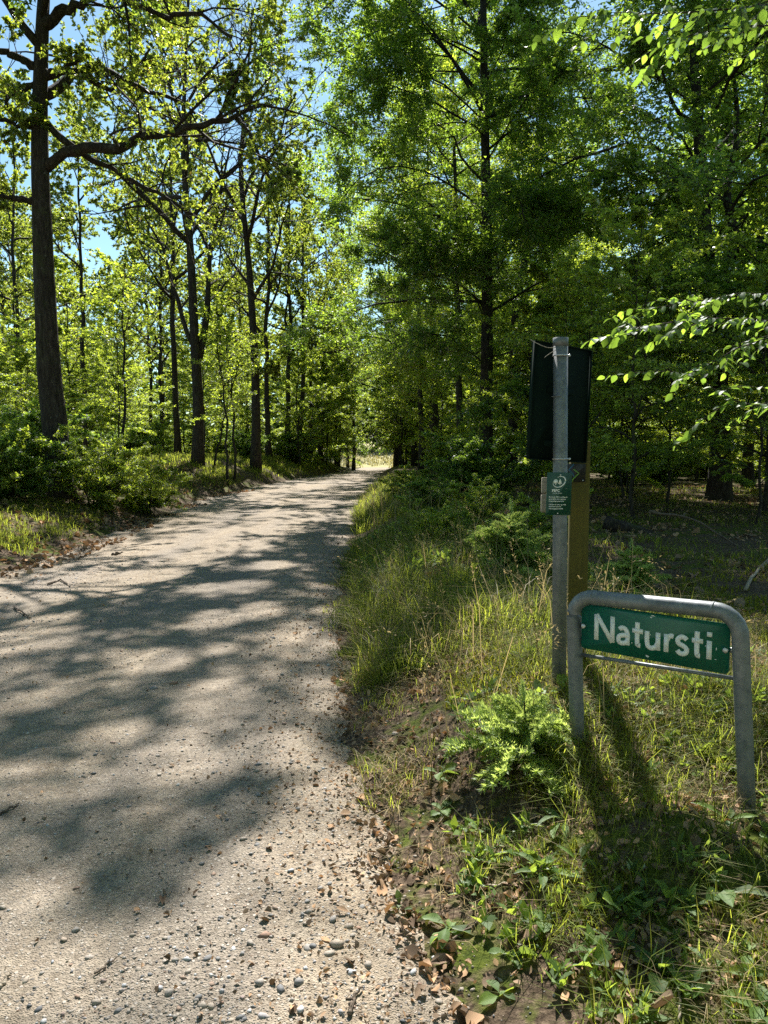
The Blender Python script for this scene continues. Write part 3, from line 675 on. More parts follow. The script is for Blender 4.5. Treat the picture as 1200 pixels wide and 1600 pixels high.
# far wood around the meadow: one mass
rw = np.random.default_rng(9)
cs = []
for k in range(170):
    x = rw.uniform(-85, 85); y = rw.uniform(92, 140)
    if k < 40: x = rw.uniform(-32, 24)
    if -5 < x < 10 and y < 118: y = rw.uniform(118, 140)
    h = rw.uniform(12, 21)
    cs.append((x, y, float(ground_z(x, y)), h, rw.uniform(2.5, 4.5)))
pp = []
for x, y, z, h, r in cs:
    n = 200; u = nrm(rw.normal(size=(n, 3))) * rw.uniform(.55, 1, (n, 1)) ** .5
    pp.append(np.stack([x + u[:, 0] * r, y + u[:, 1] * r, z + h * .5 + u[:, 2] * h * .5], 1))
pp = np.concatenate(pp); n = len(pp)
v, q = leaf_quads(pp, nrm(rw.normal(size=(n, 3))), nrm(rw.normal(size=(n, 3)) + [0, 0, .6]), rw.uniform(.7, 1.3, n), rw.uniform(.5, .9, n))
tag(link('far_wood', mk_mesh('far_wood', v, q, None, 'far_leaf')), 'dark green far-off wood beyond the meadow at the track end', 'wood', None, 'stuff')

# ------------------------------------------------------------------ signs and posts
def plain(name, col, rough=.6, metal=0, spec=.4, var=0.0, scale=30, bumpd=0.0):
    t = NT(name); o = t.pos()
    c = col
    n = t.noise(scale, 5, .65, o)
    if var: c = t.ramp(n, [(.3, tuple(x * (1 - var) for x in col)), (.7, tuple(min(1, x * (1 + var)) for x in col))])
    t.principled(c, rough, t.bump(n, .5, bumpd) if bumpd else None, spec, metal)
# galvanised steel: spangled, stained
t = NT('galvanised'); o = t.pos()
vo = t.add('ShaderNodeTexVoronoi'); vo.inputs['Scale'].default_value = 55; t.link(o, vo.inputs['Vector'])
se = t.add('ShaderNodeSeparateColor'); t.link(vo.outputs['Color'], se.inputs[0])
n1 = t.noise(11, 5, .7, o); n2 = t.noise(140, 3, .6, o)
c = t.mix(.5, t.ramp(se.outputs[0], [(0, (.12, .132, .14)), (1, (.21, .222, .23))]), t.ramp(n1, [(.32, (.07, .078, .075)), (.5, (.165, .178, .182)), (.72, (.25, .26, .26))]))
c = t.mix(t.ramp(n2, [(.62, (0, 0, 0)), (.75, (.45, .45, .45))]), c, (.12, .11, .09))
t.principled(c, t.ramp(n1, [(.3, (.62, .62, .62)), (.7, (.42, .42, .42))]), t.bump(n2, .25, .002), .5, .35)
plain('sign_green', (.006, .110, .072), .34, 0, .5, .10, 14)
plain('sign_white', (.74, .76, .74), .45, 0, .4, .06, 60)
plain('chip_white', (.62, .64, .60), .7, 0, .3, .12, 90)
plain('rust_scratch', (.20, .22, .21), .8, 0, .2, .4, 120)
plain('panel_green', (.005, .013, .010), .85, 0, .08, .2, 20)
plain('plate_green', (.008, .062, .044), .42, 0, .45, .12, 40)
plain('marker_black', (.018, .020, .022), .45, 0, .4, .2, 40)
plain('chevron_blue', (.035, .14, .26), .5); plain('chevron_green', (.16, .33, .05), .5)
plain('steel', (.55, .56, .56), .4, .7, .5, .15, 70)
t = NT('ochre_wood'); o = t.pos(); mp = t.add('ShaderNodeMapping'); mp.inputs['Scale'].default_value = (1, 1, .06); t.link(o, mp.inputs[0])
n = t.noise(60, 5, .6, mp.outputs[0]); n2 = t.noise(4, 3, .6, o)
c = t.mix(.6, t.ramp(n, [(.3, (.065, .054, .010)), (.6, (.125, .10, .018)), (.8, (.15, .12, .03))]), t.ramp(n2, [(.3, (.06, .06, .016)), (.7, (.135, .105, .016))]))
t.principled(c, .75, t.bump(n, .5, .003), .25)
t = NT('grey_wood'); o = t.pos(); mp = t.add('ShaderNodeMapping'); mp.inputs['Scale'].default_value = (.1, 1, 1); t.link(o, mp.inputs[0])
n = t.noise(90, 5, .6, mp.outputs[0]); t.principled(t.ramp(n, [(.3, (.15, .13, .10)), (.7, (.33, .30, .24))]), .85, t.bump(n, .6, .003), .2)

EX, EY, EZ = np.array([1., 0, 0]), np.array([0, 1., 0]), np.array([0, 0, 1.])
def tube1(pts, r, k=14, name=None, mat=None, parent=None, smooth=True):
    pts = np.asarray(pts, float); g = Geo(); g.add(*tubes(pts[None], np.full((1, len(pts)), r) if np.isscalar(r) else np.asarray(r)[None], k))
    return g.build(name, mat, parent, smooth) if name else g
def disc_bolt(c, n, r, h, k=10):
    """domed bolt head at c pointing along n"""
    n = nrm(n); u = nrm(np.cross(n, [.3, .1, 1])); w = np.cross(n, u); v = []; a = np.arange(k) / k * 6.28319
    for rr, hh in ((r, 0), (r, h * .6), (r * .7, h)): v += [c + n * hh + (u * math.cos(x) + w * math.sin(x)) * rr for x in a]
    q = [(l * k + i, l * k + (i + 1) % k, (l + 1) * k + (i + 1) % k, (l + 1) * k + i) for l in (0, 1) for i in range(k)]
    v.append(c + n * h * 1.05); tr = [(2 * k + i, 2 * k + (i + 1) % k, 3 * k) for i in range(k)]
    return np.array(v), q, tr
def slab(fr, u0, u1, w0, w1, d0, d1, rc=0.0, seg=4):
    """rounded-corner plate in frame fr=(c,ex,ez,n): extents along ex, ez, thickness d0..d1 along n"""
    c, ex, ez, n = fr; out = []
    cs = [(u1 - rc, w1 - rc, 0), (u0 + rc, w1 - rc, 90), (u0 + rc, w0 + rc, 180), (u1 - rc, w0 + rc, 270)]
    for cx, cz, a0 in cs:
        for a in (np.linspace(a0, a0 + 90, seg) if rc > 0 else [a0]):
            out.append((cx + rc * math.cos(math.radians(a)), cz + rc * math.sin(math.radians(a))))
    m = len(out); V = [c + ex * a + ez * b + n * d for d in (d0, d1) for a, b in out]
    q = [(i, (i + 1) % m, m + (i + 1) % m, m + i) for i in range(m)]
    tr = [(0, i + 1, i) for i in range(1, m - 1)] + [(m, m + i, m + i + 1) for i in range(1, m - 1)]
    return np.array(V), q, tr
def frame_from(tl, tr, br, bl):
    tl, tr, br, bl = map(np.asarray, (tl, tr, br, bl)); c = (tl + tr + br + bl) / 4
    ex = nrm(tr - tl + br - bl); ez = tl - bl + tr - br; ez = nrm(ez - ex * ez.dot(ex)); n = np.cross(ex, ez)
    n = -n if n[1] > 0 else n
    return (c, ex, ez, n), (np.linalg.norm(tr - tl) + np.linalg.norm(br - bl)) / 2, (np.linalg.norm(tl - bl) + np.linalg.norm(tr - br)) / 2
def stroke(pts, th):
    """flat ribbon along a 2-D polyline -> 2-D outline strip (left, right points)"""
    p = np.asarray(pts, float); t = nrm(np.gradient(p, axis=0)); n = np.stack([-t[:, 1], t[:, 0]], 1)
    return p + n * th / 2, p - n * th / 2
def lettering(strokes, fr, d0, name, mat, parent):
    g = Geo()
    for k, (l, r) in enumerate(strokes):
        c, ex, ez, n = fr; m = len(l); dd = d0 + .00025 + .00012 * (k % 5)
        f = lambda a, d: c + a[:, :1] * ex + a[:, 1:] * ez + n * d
        V = np.concatenate([f(l, dd), f(r, dd), f(l, d0 - .0005), f(r, d0 - .0005)])
        q = []
        for i in range(m - 1): q += [(i, m + i, m + i + 1, i + 1), (2 * m + i, i, i + 1, 2 * m + i + 1), (m + i, 3 * m + i, 3 * m + i + 1, m + i + 1)]
        q += [(0, 2 * m, 3 * m, m), (m - 1, 2 * m - 1, 4 * m - 1, 3 * m - 1)]
        g.add(V, q)
    return g.build(name, mat, parent)
def text_mesh(body, size, fr, u, w, d, parent, mat, name='lettering', align='LEFT', offset=0.0):
    cu = bpy.data.curves.new(name, 'FONT'); cu.body = body; cu.size = size; cu.align_x = align; cu.offset = offset; cu.resolution_u = 2
    ob = bpy.data.objects.new(name, cu); COL.objects.link(ob)
    dg = bpy.context.evaluated_depsgraph_get(); me = bpy.data.meshes.new_from_object(ob.evaluated_get(dg)); bpy.data.objects.remove(ob)
    c, ex, ez, n = fr; co = np.zeros(len(me.vertices) * 3, np.float32); me.vertices.foreach_get('co', co); co = co.reshape(-1, 3)
    w3 = c + (co[:, :1] + u) * ex + (co[:, 1:2] + w) * ez + n * d
    me.vertices.foreach_set('co', w3.astype(np.float32).ravel()); me.materials.clear(); me.materials.append(MATS[mat]); me.update()
    return link(name, me, parent)

# --- 'Natursti' street-name style sign in a bent tube frame
DL, DR = 3.12, 2.70
def Dx(px): return DL + (DR - DL) * (px - 898) / (1157 - 898)
sg = empty('trail_name_sign', (0, 0, 0), 0, 'green sign reading Natursti in a bent grey tube frame beside the track', 'sign')
BL = P(904, 1230, DL); BLt = P(898, 1000, DL); CL = P(896, 930.5, DL); CR = P(1155, 957, DR); BRt = P(1158, 1020, DR); BR = P(1170, 1335, DR)
def fillet(a, b, c, r, m=7):
    a, b, c = map(np.asarray, (a, b, c)); d1 = nrm(a - b); d2 = nrm(c - b); th = math.acos(np.clip(d1.dot(d2), -1, 1)); L = r / math.tan(th / 2)
    p1 = b + d1 * L; p2 = b + d2 * L; ce = b + nrm(d1 + d2) * r / math.sin(th / 2); out = []
    for t_ in np.linspace(0, 1, m):
        v = (p1 - ce) * (1 - t_) + (p2 - ce) * t_; out.append(ce + nrm(v) * r)
    return out
line = [BL, BL * .5 + BLt * .5, BLt] + fillet(BLt, CL, CR, .085) + [CL * .5 + CR * .5] + fillet(CL, CR, BRt, .085) + [BRt, BRt * .5 + BR * .5, BR]
tube1(line, .030, 18, 'tube_frame', 'galvanised', sg)
for a in (CL + nrm(CR - CL) * .087, CR + nrm(CL - CR) * .087):
    tube1([a - nrm(CR - CL) * .004, a + nrm(CR - CL) * .004], .0312, 18, 'weld_seam', 'galvanised', sg)
tube1([P(902, 1022, DL), P(1160, 1062, DR)], .0075, 10, 'cross_bar', 'galvanised', sg)
cor = [P(911, 942.5, Dx(911) - .012), P(1142.5, 977.5, Dx(1142) - .012), P(1136, 1053, Dx(1136) - .012), P(906, 1012.5, Dx(906) - .012)]
FR, PW, PH = frame_from(*cor)
g = Geo(); g.add(*slab(FR, -PW / 2, PW / 2, -PH / 2, PH / 2, -.012, 0, .014)); plate = g.build('name_plate', 'sign_green', sg)
dl_, dr_ = 3.2, 2.8
def uz(zx):
    lam = (zx - 115) / 925; u_ = lam * dl_ / (lam * dl_ + (1 - lam) * dr_); return (u_ - .5) * PW
CAP = .57 * PH; BASE = -PH / 2 + .24 * PH; TH = .175 * CAP
S = []
def glyph(z0, z1, polys, w, th=TH):
    x0, x1 = uz(z0) + th / 2, uz(z1) - th / 2
    for p, sm in polys:
        p = np.asarray(p, float); p = np.stack([x0 + p[:, 0] / w * (x1 - x0), BASE + p[:, 1] * CAP], 1)
        S.append(stroke(catmull(p, 5) if sm else p, th))
h = .09
glyph(195, 322, [([(0, 0), (0, 1)], 0), ([(0, 1), (1, 0)], 0), ([(1, 0), (1, 1)], 0)], 1)
A_ = ([(.08, .56), (.35, .63), (.75, .60), (1, .42), (1, .2), (1, 0)], 1), ([(1, .36), (.55, .36), (.1, .30), (0, .18), (.12, .07), (.45, .05), (.85, .10), (1, .18)], 1)
T_ = ([(.38, .93), (.38, .55), (.38, .22), (.5, .08), (1, .07)], 1), ([(-.55, .60), (1.45, .60)], 0)
glyph(333, 417, A_, 1); glyph(436, 498, T_, 1)
glyph(510, 608, [([(0, .66), (0, .3), (.1, .11), (.42, .05), (.8, .12), (1, .28)], 1), ([(1, .66), (1, 0)], 0)], 1)
glyph(630, 705, [([(0, 0), (0, .66)], 0), ([(0, .36), (.25, .54), (.6, .62), (1, .60)], 1)], 1)
glyph(700, 789, [([(1, .56), (.7, .64), (.3, .63), (.02, .52), (.15, .39), (.55, .34), (.95, .25), (.98, .12), (.65, .04), (.25, .05), (0, .14)], 1)], 1)
glyph(808, 875, T_, 1)
xi_ = uz(915)
S.append(stroke([(xi_, BASE), (xi_, BASE + .66 * CAP)], TH)); S.append(stroke([(xi_, BASE + .80 * CAP), (xi_, BASE + .97 * CAP)], TH))
lettering(S, FR, 0, 'lettering', 'sign_white', plate)
rs = np.random.default_rng(3)
g = Geo()
for zx, wy, sx, sz in [(548, .42, 9, 6), (430, -.19, 5, 4), (455, -.22, 4, 4), (545, .05, 3, 5), (545, -.27, 3, 6), (528, -.42, 13, 9), (960, -.02, 4, 12), (958, -.24, 7, 3), (893, .0, 3, 5), (490, .04, 4, 3), (560, .455, 16, 5)]:
    a = np.sort(rs.uniform(0, 6.28, 7)); r_ = rs.uniform(.6, 1.2, 7); k_ = PW / 925
    V = [FR[0] + FR[1] * (uz(zx) + math.cos(x) * y * sx * k_) + FR[2] * (wy * PH + math.sin(x) * y * sz * k_) + FR[3] * .0005 for x, y in zip(a, r_)]
    g.add(V, None, [(0, i, i + 1) for i in range(1, 6)])
g.build('paint_chip', 'chip_white', plate)
for zx, wz in ((128, 0.0), (1018, -.02)):
    u_ = uz(zx); cc = FR[0] + FR[1] * u_ + FR[2] * wz * PH
    g = Geo(); g.add(*disc_bolt(cc, FR[3], .0105, .006, 12)); g.build('bolt', 'steel', sg)
    sgn = -1 if zx < 500 else 1
    b = box(cc + FR[1] * sgn * .022 - FR[3] * .012, FR[1], FR[3], FR[2], .05, .004, .018); g = Geo(); g.add(*b); g.build('bracket', 'steel', sg)

# --- grey steel post
pp_t = P(876, 529, 3.6); pp_b = P(874, 1090, 3.6)
post = empty('steel_post', (pp_b[0], pp_b[1], float(ground_z(pp_b[0], pp_b[1]))), 0, 'tall grey galvanised steel post holding the dark panel and small green plate', 'post')
PO = np.array(post.location)
tube1([pp_b - PO - EZ * .2, (pp_t + pp_b) / 2 - PO, pp_t - PO], .0335, 20, 'tube', 'galvanised', post)
tube1([pp_t - PO - EZ * .035, pp_t - PO + EZ * .003], .0355, 20, 'end_cap', 'galvanised', post)
tube1([P(873, 620, 3.6) - PO, P(873, 619, 3.6) - PO], .0342, 20, 'weld_seam', 'galvanised', post)
# --- dark panel seen from the back
pn = empty('information_panel', (0, 0, 0), 0, 'dark green information panel seen from behind, strapped to the steel post', 'panel')
FP, W2, H2 = frame_from(P(828, 531, 3.60), P(918, 547, 3.80), P(918, 724, 3.80), P(828, 717, 3.60))
g = Geo(); g.add(*slab(FP, -W2 / 2, W2 / 2, -H2 / 2, H2 / 2, -.006, 0, .008)); g.build('back_plate', 'panel_green', pn)
for (u0, u1, w0, w1) in [(-W2 / 2, -W2 / 2 + .004, -H2 / 2 + .004, H2 / 2 - .004), (W2 / 2 - .004, W2 / 2, -H2 / 2 + .004, H2 / 2 - .004), (-W2 / 2 + .004, W2 / 2 - .004, H2 / 2 - .004, H2 / 2 - .0005), (-W2 / 2 + .004, W2 / 2 - .004, -H2 / 2 + .0005, -H2 / 2 + .004)]:
    g = Geo(); g.add(*slab(FP, u0, u1, w0, w1, .0005, .014)); g.build('folded_rim', 'panel_green', pn)
for fz in (.08, -.38):
    g = Geo(); g.add(*slab(FP, -.09, .08, fz * H2, fz * H2 + .028, .0005, .010)); g.build('mounting_rail', 'panel_green', pn)
for py in (717, 556):
    c0 = P(875.5, py, 3.6); aa = np.linspace(math.pi * .9, math.pi * 2.1, 14)
    tube1([c0 + np.array([math.cos(x) * .0355, math.sin(x) * .0355, 0]) for x in aa] + [c0 + np.array([.036, .075, 0])], .0035, 6, 'clamp_band', 'steel', pn)
    g = Geo(); g.add(*disc_bolt(c0 + np.array([.037, -.012, 0]), [.6, -.8, 0], .006, .008)); g.build('bolt', 'steel', pn)
tube1(catmull([P(829, 531, 3.59), P(840, 537, 3.58), P(855, 543, 3.56), P(868, 543, 3.56)], 4), .0016, 5, 'cable_tie', 'grey_wood', pn)
tube1(catmull([P(870, 546, 3.56), P(860, 552, 3.55), P(850, 559, 3.55)], 4), .0014, 5, 'cable_tie', 'grey_wood', pn)
# --- small certification plate
pl = empty('certification_plate', (0, 0, 0), 0, 'small dark green plate with white tree emblem and PEFC lettering on the steel post', 'plate')
FC, W3, H3 = frame_from(P(855.5, 738.5, 3.545), P(894, 738, 3.56), P(891.5, 805.5, 3.56), P(853, 804, 3.545))
g = Geo(); g.add(*slab(FC, -W3 / 2, W3 / 2, -H3 / 2, H3 / 2, -.004, 0, .002)); cp = g.build('plate', 'plate_green', pl)
U = lambda x: (x - 355) / 615 * W3        # from the enlarged view: plate spans x 60..660, y 275..1390
V_ = lambda y: -(y - 832) / 1115 * H3
def ring(cx, cy, pts): return [(U(x), V_(y)) for x, y in pts]
ss = []
a = np.radians(np.linspace(100, -75, 16)); aw = np.interp(np.linspace(0, 1, 16), [0, .45, .8, 1], [.0012, .0042, .0052, .004])
def varstroke(p, w):
    p = np.asarray(p); t_ = nrm(np.gradient(p, axis=0)); n_ = np.stack([-t_[:, 1], t_[:, 0]], 1); return p + n_ * w[:, None] / 2, p - n_ * w[:, None] / 2
def arc(a0, a1, w0, w1, m=18):
    an = np.radians(np.linspace(a0, a1, m)); p = np.stack([U(350 + 150 * np.cos(an) + 25 * np.sin(an)), V_(520 - 140 * np.sin(an) - 18 * np.cos(an))], 1)
    return varstroke(p, np.interp(np.linspace(0, 1, m), [0, .5, 1], [w0, (w0 + w1) / 2 * 1.1, w1]))
ss.append(arc(120, 5, .0014, .0062)); ss.append(arc(-3, -190, .0060, .0012, 24))
an = np.linspace(0, math.pi, 12)     # round tree (upper and lower outline) and conifer
ss.append((np.stack([U(262 + 55 * np.cos(an)), V_(512 - 55 * np.sin(an))], 1), np.stack([U(262 + 55 * np.cos(an)), V_(512 + 55 * np.sin(an))], 1)))
ss.append(stroke([(U(262), V_(560)), (U(262), V_(605))], .0032))
ss.append((np.array([(U(368), V_(440)), (U(400), V_(505)), (U(395), V_(508)), (U(420), V_(572))]), np.array([(U(368), V_(440)), (U(340), V_(505)), (U(345), V_(508)), (U(320), V_(572))])))
ss.append(stroke([(U(368), V_(570)), (U(368), V_(605))], .003)); ss.append(stroke([(U(372), V_(352)), (U(372), V_(378))], .003))
lettering(ss, FC, 0, 'emblem', 'sign_white', cp)
text_mesh('PEFC', .0170, FC, U(172), V_(780), .0007, cp, 'sign_white', offset=.0006)
text_mesh('TM', .0035, FC, U(515), V_(702), .0007, cp, 'sign_white')
text_mesh('PEFC/09-22-025', .0068, FC, U(195), V_(832), .0007, cp, 'sign_white')
for k, (y, s_) in enumerate([(932, 'Skoven er PEFC-certificeret'), (985, 'og forvaltes efter kravene'), (1040, 'til bæredygtig skovdrift'), (1128, '- Hensyn til natur og miljø'), (1180, '- Bevarelse af arter'), (1236, '- Bæredygtig skovdrift')]):
    text_mesh(s_, .0079, FC, U(100), V_(y), .0007, cp, 'sign_white', offset=.0002)
for y in (338, 1345):
    g = Geo(); g.add(*disc_bolt(FC[0] + FC[1] * U(335 if y > 900 else 372) + FC[2] * V_(y) + FC[3] * .0003, FC[3], .0034, .003)); g.build('screw', 'steel', pl)
# --- yellow-brown timber post with chevron marker
wp_b = P(900, 1010, 3.92); gz = float(ground_z(wp_b[0], wp_b[1]))
wp = empty('timber_post', (wp_b[0], wp_b[1], gz), 0, 'square yellow brown painted timber post right behind the steel post', 'post')
top = P(900, 690, 3.92)[2]
fw = ((0, 0, 0)); rz = math.radians(-8); ex = np.array([math.cos(rz), math.sin(rz), 0]); ey = np.array([-math.sin(rz), math.cos(rz), 0])
g = Geo(); b = box((0, 0, (top - gz) / 2 - .1), ex, ey, EZ, .094, .094, top - gz + .2); g.add(*b); tpo = g.build('post_body', 'ochre_wood', wp)
md = tpo.modifiers.new('bevel', 'BEVEL'); md.width = .004; md.segments = 2
cm = empty('route_marker', (0, 0, 0), 0, 'small black marker tile with blue and green chevrons on the timber post', 'marker')
FM = (P(898.5, 738.5, 3.92) - ey * .0505, ex, EZ, -ey)
g = Geo(); g.add(*slab(FM, -.046, .046, -.046, .046, -.003, 0, .004)); mt = g.build('tile', 'marker_black', cm)
lettering([stroke([(-.012, .044), (-.036, .016), (-.016, -.004)], .006), stroke([(-.016, -.004), (-.008, -.02)], .005)], FM, 0, 'blue_chevron', 'chevron_blue', mt)
lettering([stroke([(-.012, .018), (.014, -.002), (-.012, -.028), (-.022, -.045)], .006)], FM, 0, 'green_chevron', 'chevron_green', mt)
g = Geo(); g.add(*disc_bolt(FM[0] + ex * .034 - EZ * .037, FM[3], .003, .002)); g.build('screw', 'steel', cm)
# --- weathered board ends behind the certification plate
wb = empty('weathered_boards', (0, 0, 0), 0, 'two short weathered grey boards stacked behind the small green plate', 'board')
for (y0, y1, x0) in ((746, 772, 847.5), (773, 801, 846.5)):
    FB = (P((x0 + 884) / 2, (y0 + y1) / 2, 3.70), EX, EZ, -EY); hw = (884 - x0) / 2 / FPX * 3.72; hh_ = (y1 - y0) / 2 / FPX * 3.72 - .001
    g = Geo(); g.add(*slab(FB, -hw, hw, -hh_, hh_, -.022, 0, .005)); g.build('board', 'grey_wood', wb)

# ------------------------------------------------------------------ overhanging beech at the right, outside the frame
def leaf_shape(L, Wd, rows=5, fold=.18, curl=.12, wave=.0, rng=RNG, peak=.45, petiole=.0, cols=3):
    """ovate leaf along +Y, base at origin"""
    V = []; ts = np.linspace(0, 1, rows)
    for t_ in ts:
        if t_ < petiole: w = .05 * Wd
        else:
            s_ = (t_ - petiole) / (1 - petiole); w = Wd * .5 * math.sin(math.pi * s_ ** (math.log(.5) / math.log(peak))) ** .8 if 0 < s_ < 1 else .002
            w = max(w, .003 * Wd)
        for c_ in np.linspace(-1, 1, cols):
            V.append((c_ * w, t_ * L, fold * abs(c_) * w - curl * L * t_ * t_ + (wave * L * rng.uniform(-1, 1) * abs(c_))))
    q = [(r * cols + c_, r * cols + c_ + 1, (r + 1) * cols + c_ + 1, (r + 1) * cols + c_) for r in range(rows - 1) for c_ in range(cols - 1)]
    return np.array(V), q
def mat_from(y, z, loc, s=1.0):
    y = nrm(y); x = nrm(np.cross(y, z)); z = np.cross(x, y)
    return Matrix(((x[0] * s, y[0] * s, z[0] * s, loc[0]), (x[1] * s, y[1] * s, z[1] * s, loc[1]), (x[2] * s, y[2] * s, z[2] * s, loc[2]), (0, 0, 0, 1)))
rl = np.random.default_rng(21)
NB = [mk_mesh('leaf', *leaf_shape(.062, .040, 7, .15 + .15 * k, .1 + .12 * k, .015, rl), None, 'near_beech_leaf', True) for k in range(4)]
ob = np.array([5.3, 5.4, 0]); ob[2] = ground_z(ob[0], ob[1])
nb = empty('overhanging_beech', ob, 0, 'beech outside the right edge whose bright near leaves hang into the picture', 'tree')
tr_pts = np.array([[0, 0, -.3], [.05, 0, 1.5], [0, .05, 3.2], [.1, .1, 5.2], [.05, .15, 7.5], [.1, .2, 10]])
g = Geo(); g.add(*tubes(resample(catmull(tr_pts, 5), 18)[None], np.linspace(.16, .04, 18)[None], 10, .04, rl)); g.build('trunk', 'beech_bark', nb, True)
BR_ = [([(1330, -40, 4.9), (1200, 5, 4.6), (1090, 18, 4.45), (1000, 22, 4.35), (905, 26, 4.25)], 26, 3.6, .0),
       ([(1340, 60, 4.8), (1230, 40, 4.7), (1130, 45, 4.6), (1050, 65, 4.5), (1010, 110, 4.45)], 20, 3.9, .0),
       ([(1340, 470, 4.8), (1240, 500, 4.6), (1140, 497, 4.4), (1050, 503, 4.3), (958, 528, 4.2)], 24, 2.2, .0),
       ([(1340, 490, 4.9), (1230, 520, 4.7), (1150, 545, 4.6), (1080, 585, 4.5), (1040, 578, 4.4)], 18, 2.1, .0),
       ([(1340, 600, 4.6), (1260, 605, 4.4), (1200, 632, 4.2), (1150, 628, 4.1), (1105, 600, 4.0)], 14, 1.7, .0),
       ([(1340, 430, 5.2), (1230, 455, 5.1), (1130, 465, 5.0), (1030, 480, 4.9), (985, 495, 4.85)], 16, 2.5, .0)]
nleaf = 0; extra = []
for pts, ntw, z0, _ in BR_:
    pts = [P(*p) - ob for p in pts]; st = np.array([.05, .05, z0])
    main = resample(catmull([st] + pts, 6), 22)
    g = Geo(); g.add(*tubes(main[None], np.linspace(.016, .0022, 22)[None], 6))
    tw, twr = grow(main[None], np.linspace(.016, .0022, 22)[None], ntw, .42, 1.0, lambda t_, L: .34 + 0 * t_, .75, .7, -.08, .16, 6, .01, rl, droop=.5, minr=.0015)
    g.add(*tubes(tw, twr, 4, 0, rl, False)); g.build('branch', 'twig_bark', nb, True)
    for line_ in list(tw) + [main[-9:]]:
        lr_ = resample(line_, 40); L_ = np.linalg.norm(np.diff(lr_, axis=0), axis=1).sum(); n_ = max(5, int(L_ / .034)); sg_ = 1
        for k in range(n_):
            i_ = min(38, int((k + .6) / n_ * 39)); T_ = nrm(lr_[i_ + 1] - lr_[i_]); hz = nrm(np.cross(T_, EZ)); sg_ = -sg_
            y = nrm(T_ * .65 + hz * sg_ * .75 + rl.normal(size=3) * .28 + np.array([0, 0, -.38])); z = nrm(EZ + rl.normal(size=3) * .45)
            s_ = rl.uniform(.5, 1.2)
            if nleaf < 300 and rl.uniform() < .25:
                o = link('leaf', NB[rl.integers(0, 4)], nb); o.matrix_local = mat_from(y, z, lr_[i_], s_); nleaf += 1
            else: extra.append((y, z, lr_[i_], s_))
g = Geo()
for y, z, p_, s_ in extra:
    vv, qq = leaf_shape(.066, .043, 5, .25, .2, .012, rl); M = mat_from(y, z, p_, s_); M3 = np.array(M.to_3x3()); g.add(vv @ M3.T + p_, qq)
tag(g.build('foliage', 'near_beech_leaf', nb, True), kind='stuff')

# ------------------------------------------------------------------ ground cover
def blades(base, h, az, lean, wd, curve=.35):
    n = len(base); d = np.stack([np.cos(az), np.sin(az), 0 * az], 1); s = np.stack([-np.sin(az), np.cos(az), 0 * az], 1)
    h = h[:, None]; w = wd[:, None] * .5; ln = lean[:, None]
    mid = base + EZ * h * .55 + d * h * ln * .40
    tip = base + EZ * h * (1 - .35 * ln) + d * h * ln * (1 + curve)
    v = np.stack([base - s * w, base + s * w, mid + s * w * .8, mid - s * w * .8, tip], 1).reshape(-1, 3)
    i = np.arange(n)[:, None] * 5
    return v, i + np.array([[0, 1, 2, 3]]), i + np.array([[3, 2, 4]])
def tufts(cx, cy, per, spread, h0, h1, wd, rng, lean=(.15, .8), zoff=-.01):
    n = len(cx); x = np.repeat(cx, per); y = np.repeat(cy, per); a = rng.uniform(0, 6.283, n * per); r = spread * np.sqrt(rng.uniform(0, 1, n * per))
    x = x + r * np.cos(a); y = y + r * np.sin(a); z = surf(x, y) + zoff
    hh = np.repeat(rng.uniform(h0, h1, n), per) * rng.uniform(.45, 1.1, n * per)
    return blades(np.stack([x, y, z], 1), hh, a + rng.normal(size=n * per) * .8, rng.uniform(lean[0], lean[1], n * per), wd * rng.uniform(.6, 1.3, n * per))
def scatter(n, fx, rng):
    """n points (x,y) drawn from the sampler fx(rng,n)->x,y,keep"""
    xs_, ys_ = [], []; got = 0
    while got < n:
        x, y, k = fx(rng, n); xs_.append(x[k]); ys_.append(y[k]); got += k.sum()
    return np.concatenate(xs_)[:n], np.concatenate(ys_)[:n]
rg = np.random.default_rng(33)
def stuff(name, lists, mat, label, cat):
    g = Geo()
    for l in lists: g.add(*l)
    return tag(g.build(name, mat), label, cat, None, 'stuff')
# lush verge grass on the right
def f_verge(r, n):
    y = r.uniform(4.6, 30, n) ** 1.0; y = 4.6 + (y - 4.6) * r.uniform(0, 1, n) ** .6; d = r.uniform(.12, 2.2, n); x = er(y) + d
    return x, y, (vnoise(x * 1.4, y * 1.1, 61) > .30) & (r.uniform(0, 1, n) < 1.1 - d * .3)
x, y = scatter(2300, f_verge, rg); near = y < 9
v1 = tufts(x[near], y[near], 22, .09, .06, .36, .0055, rg, (.1, 1.25)); v2 = tufts(x[~near], y[~near], 13, .16, .08, .42, .011, rg, (.1, 1.2))
stuff('verge_grass', [v1, v2], 'grass_blade', 'tall green grass on the shaded verge right of the track', 'grass')
x, y = scatter(420, f_verge, rg)
stuff('verge_straw', [tufts(x, y, 12, .10, .12, .48, .0045, rg, (.2, 1.3))], 'dry_grass', 'straw and dead stems mixed into the verge grass', 'grass')
def f_seed(r, n):
    y = 3.2 + 12 * r.uniform(0, 1, n) ** 1.3; return er(y) + r.uniform(.3, 2.2, n), y, np.ones(n, bool)
x, y = scatter(260, f_seed, rg); n = len(x); az = rg.uniform(0, 6.28, n); hh = rg.uniform(.35, .75, n); ln = rg.uniform(.1, .7, n); b0 = np.stack([x, y, surf(x, y)], 1)
bl = blades(b0, hh, az, ln, .0035 * (1 + .1 * y)); tip = bl[0].reshape(-1, 5, 3)[:, 4]; md_ = bl[0].reshape(-1, 5, 3)[:, 2]; k_ = 12; tt = rg.uniform(.45, 1, (n, k_, 1))
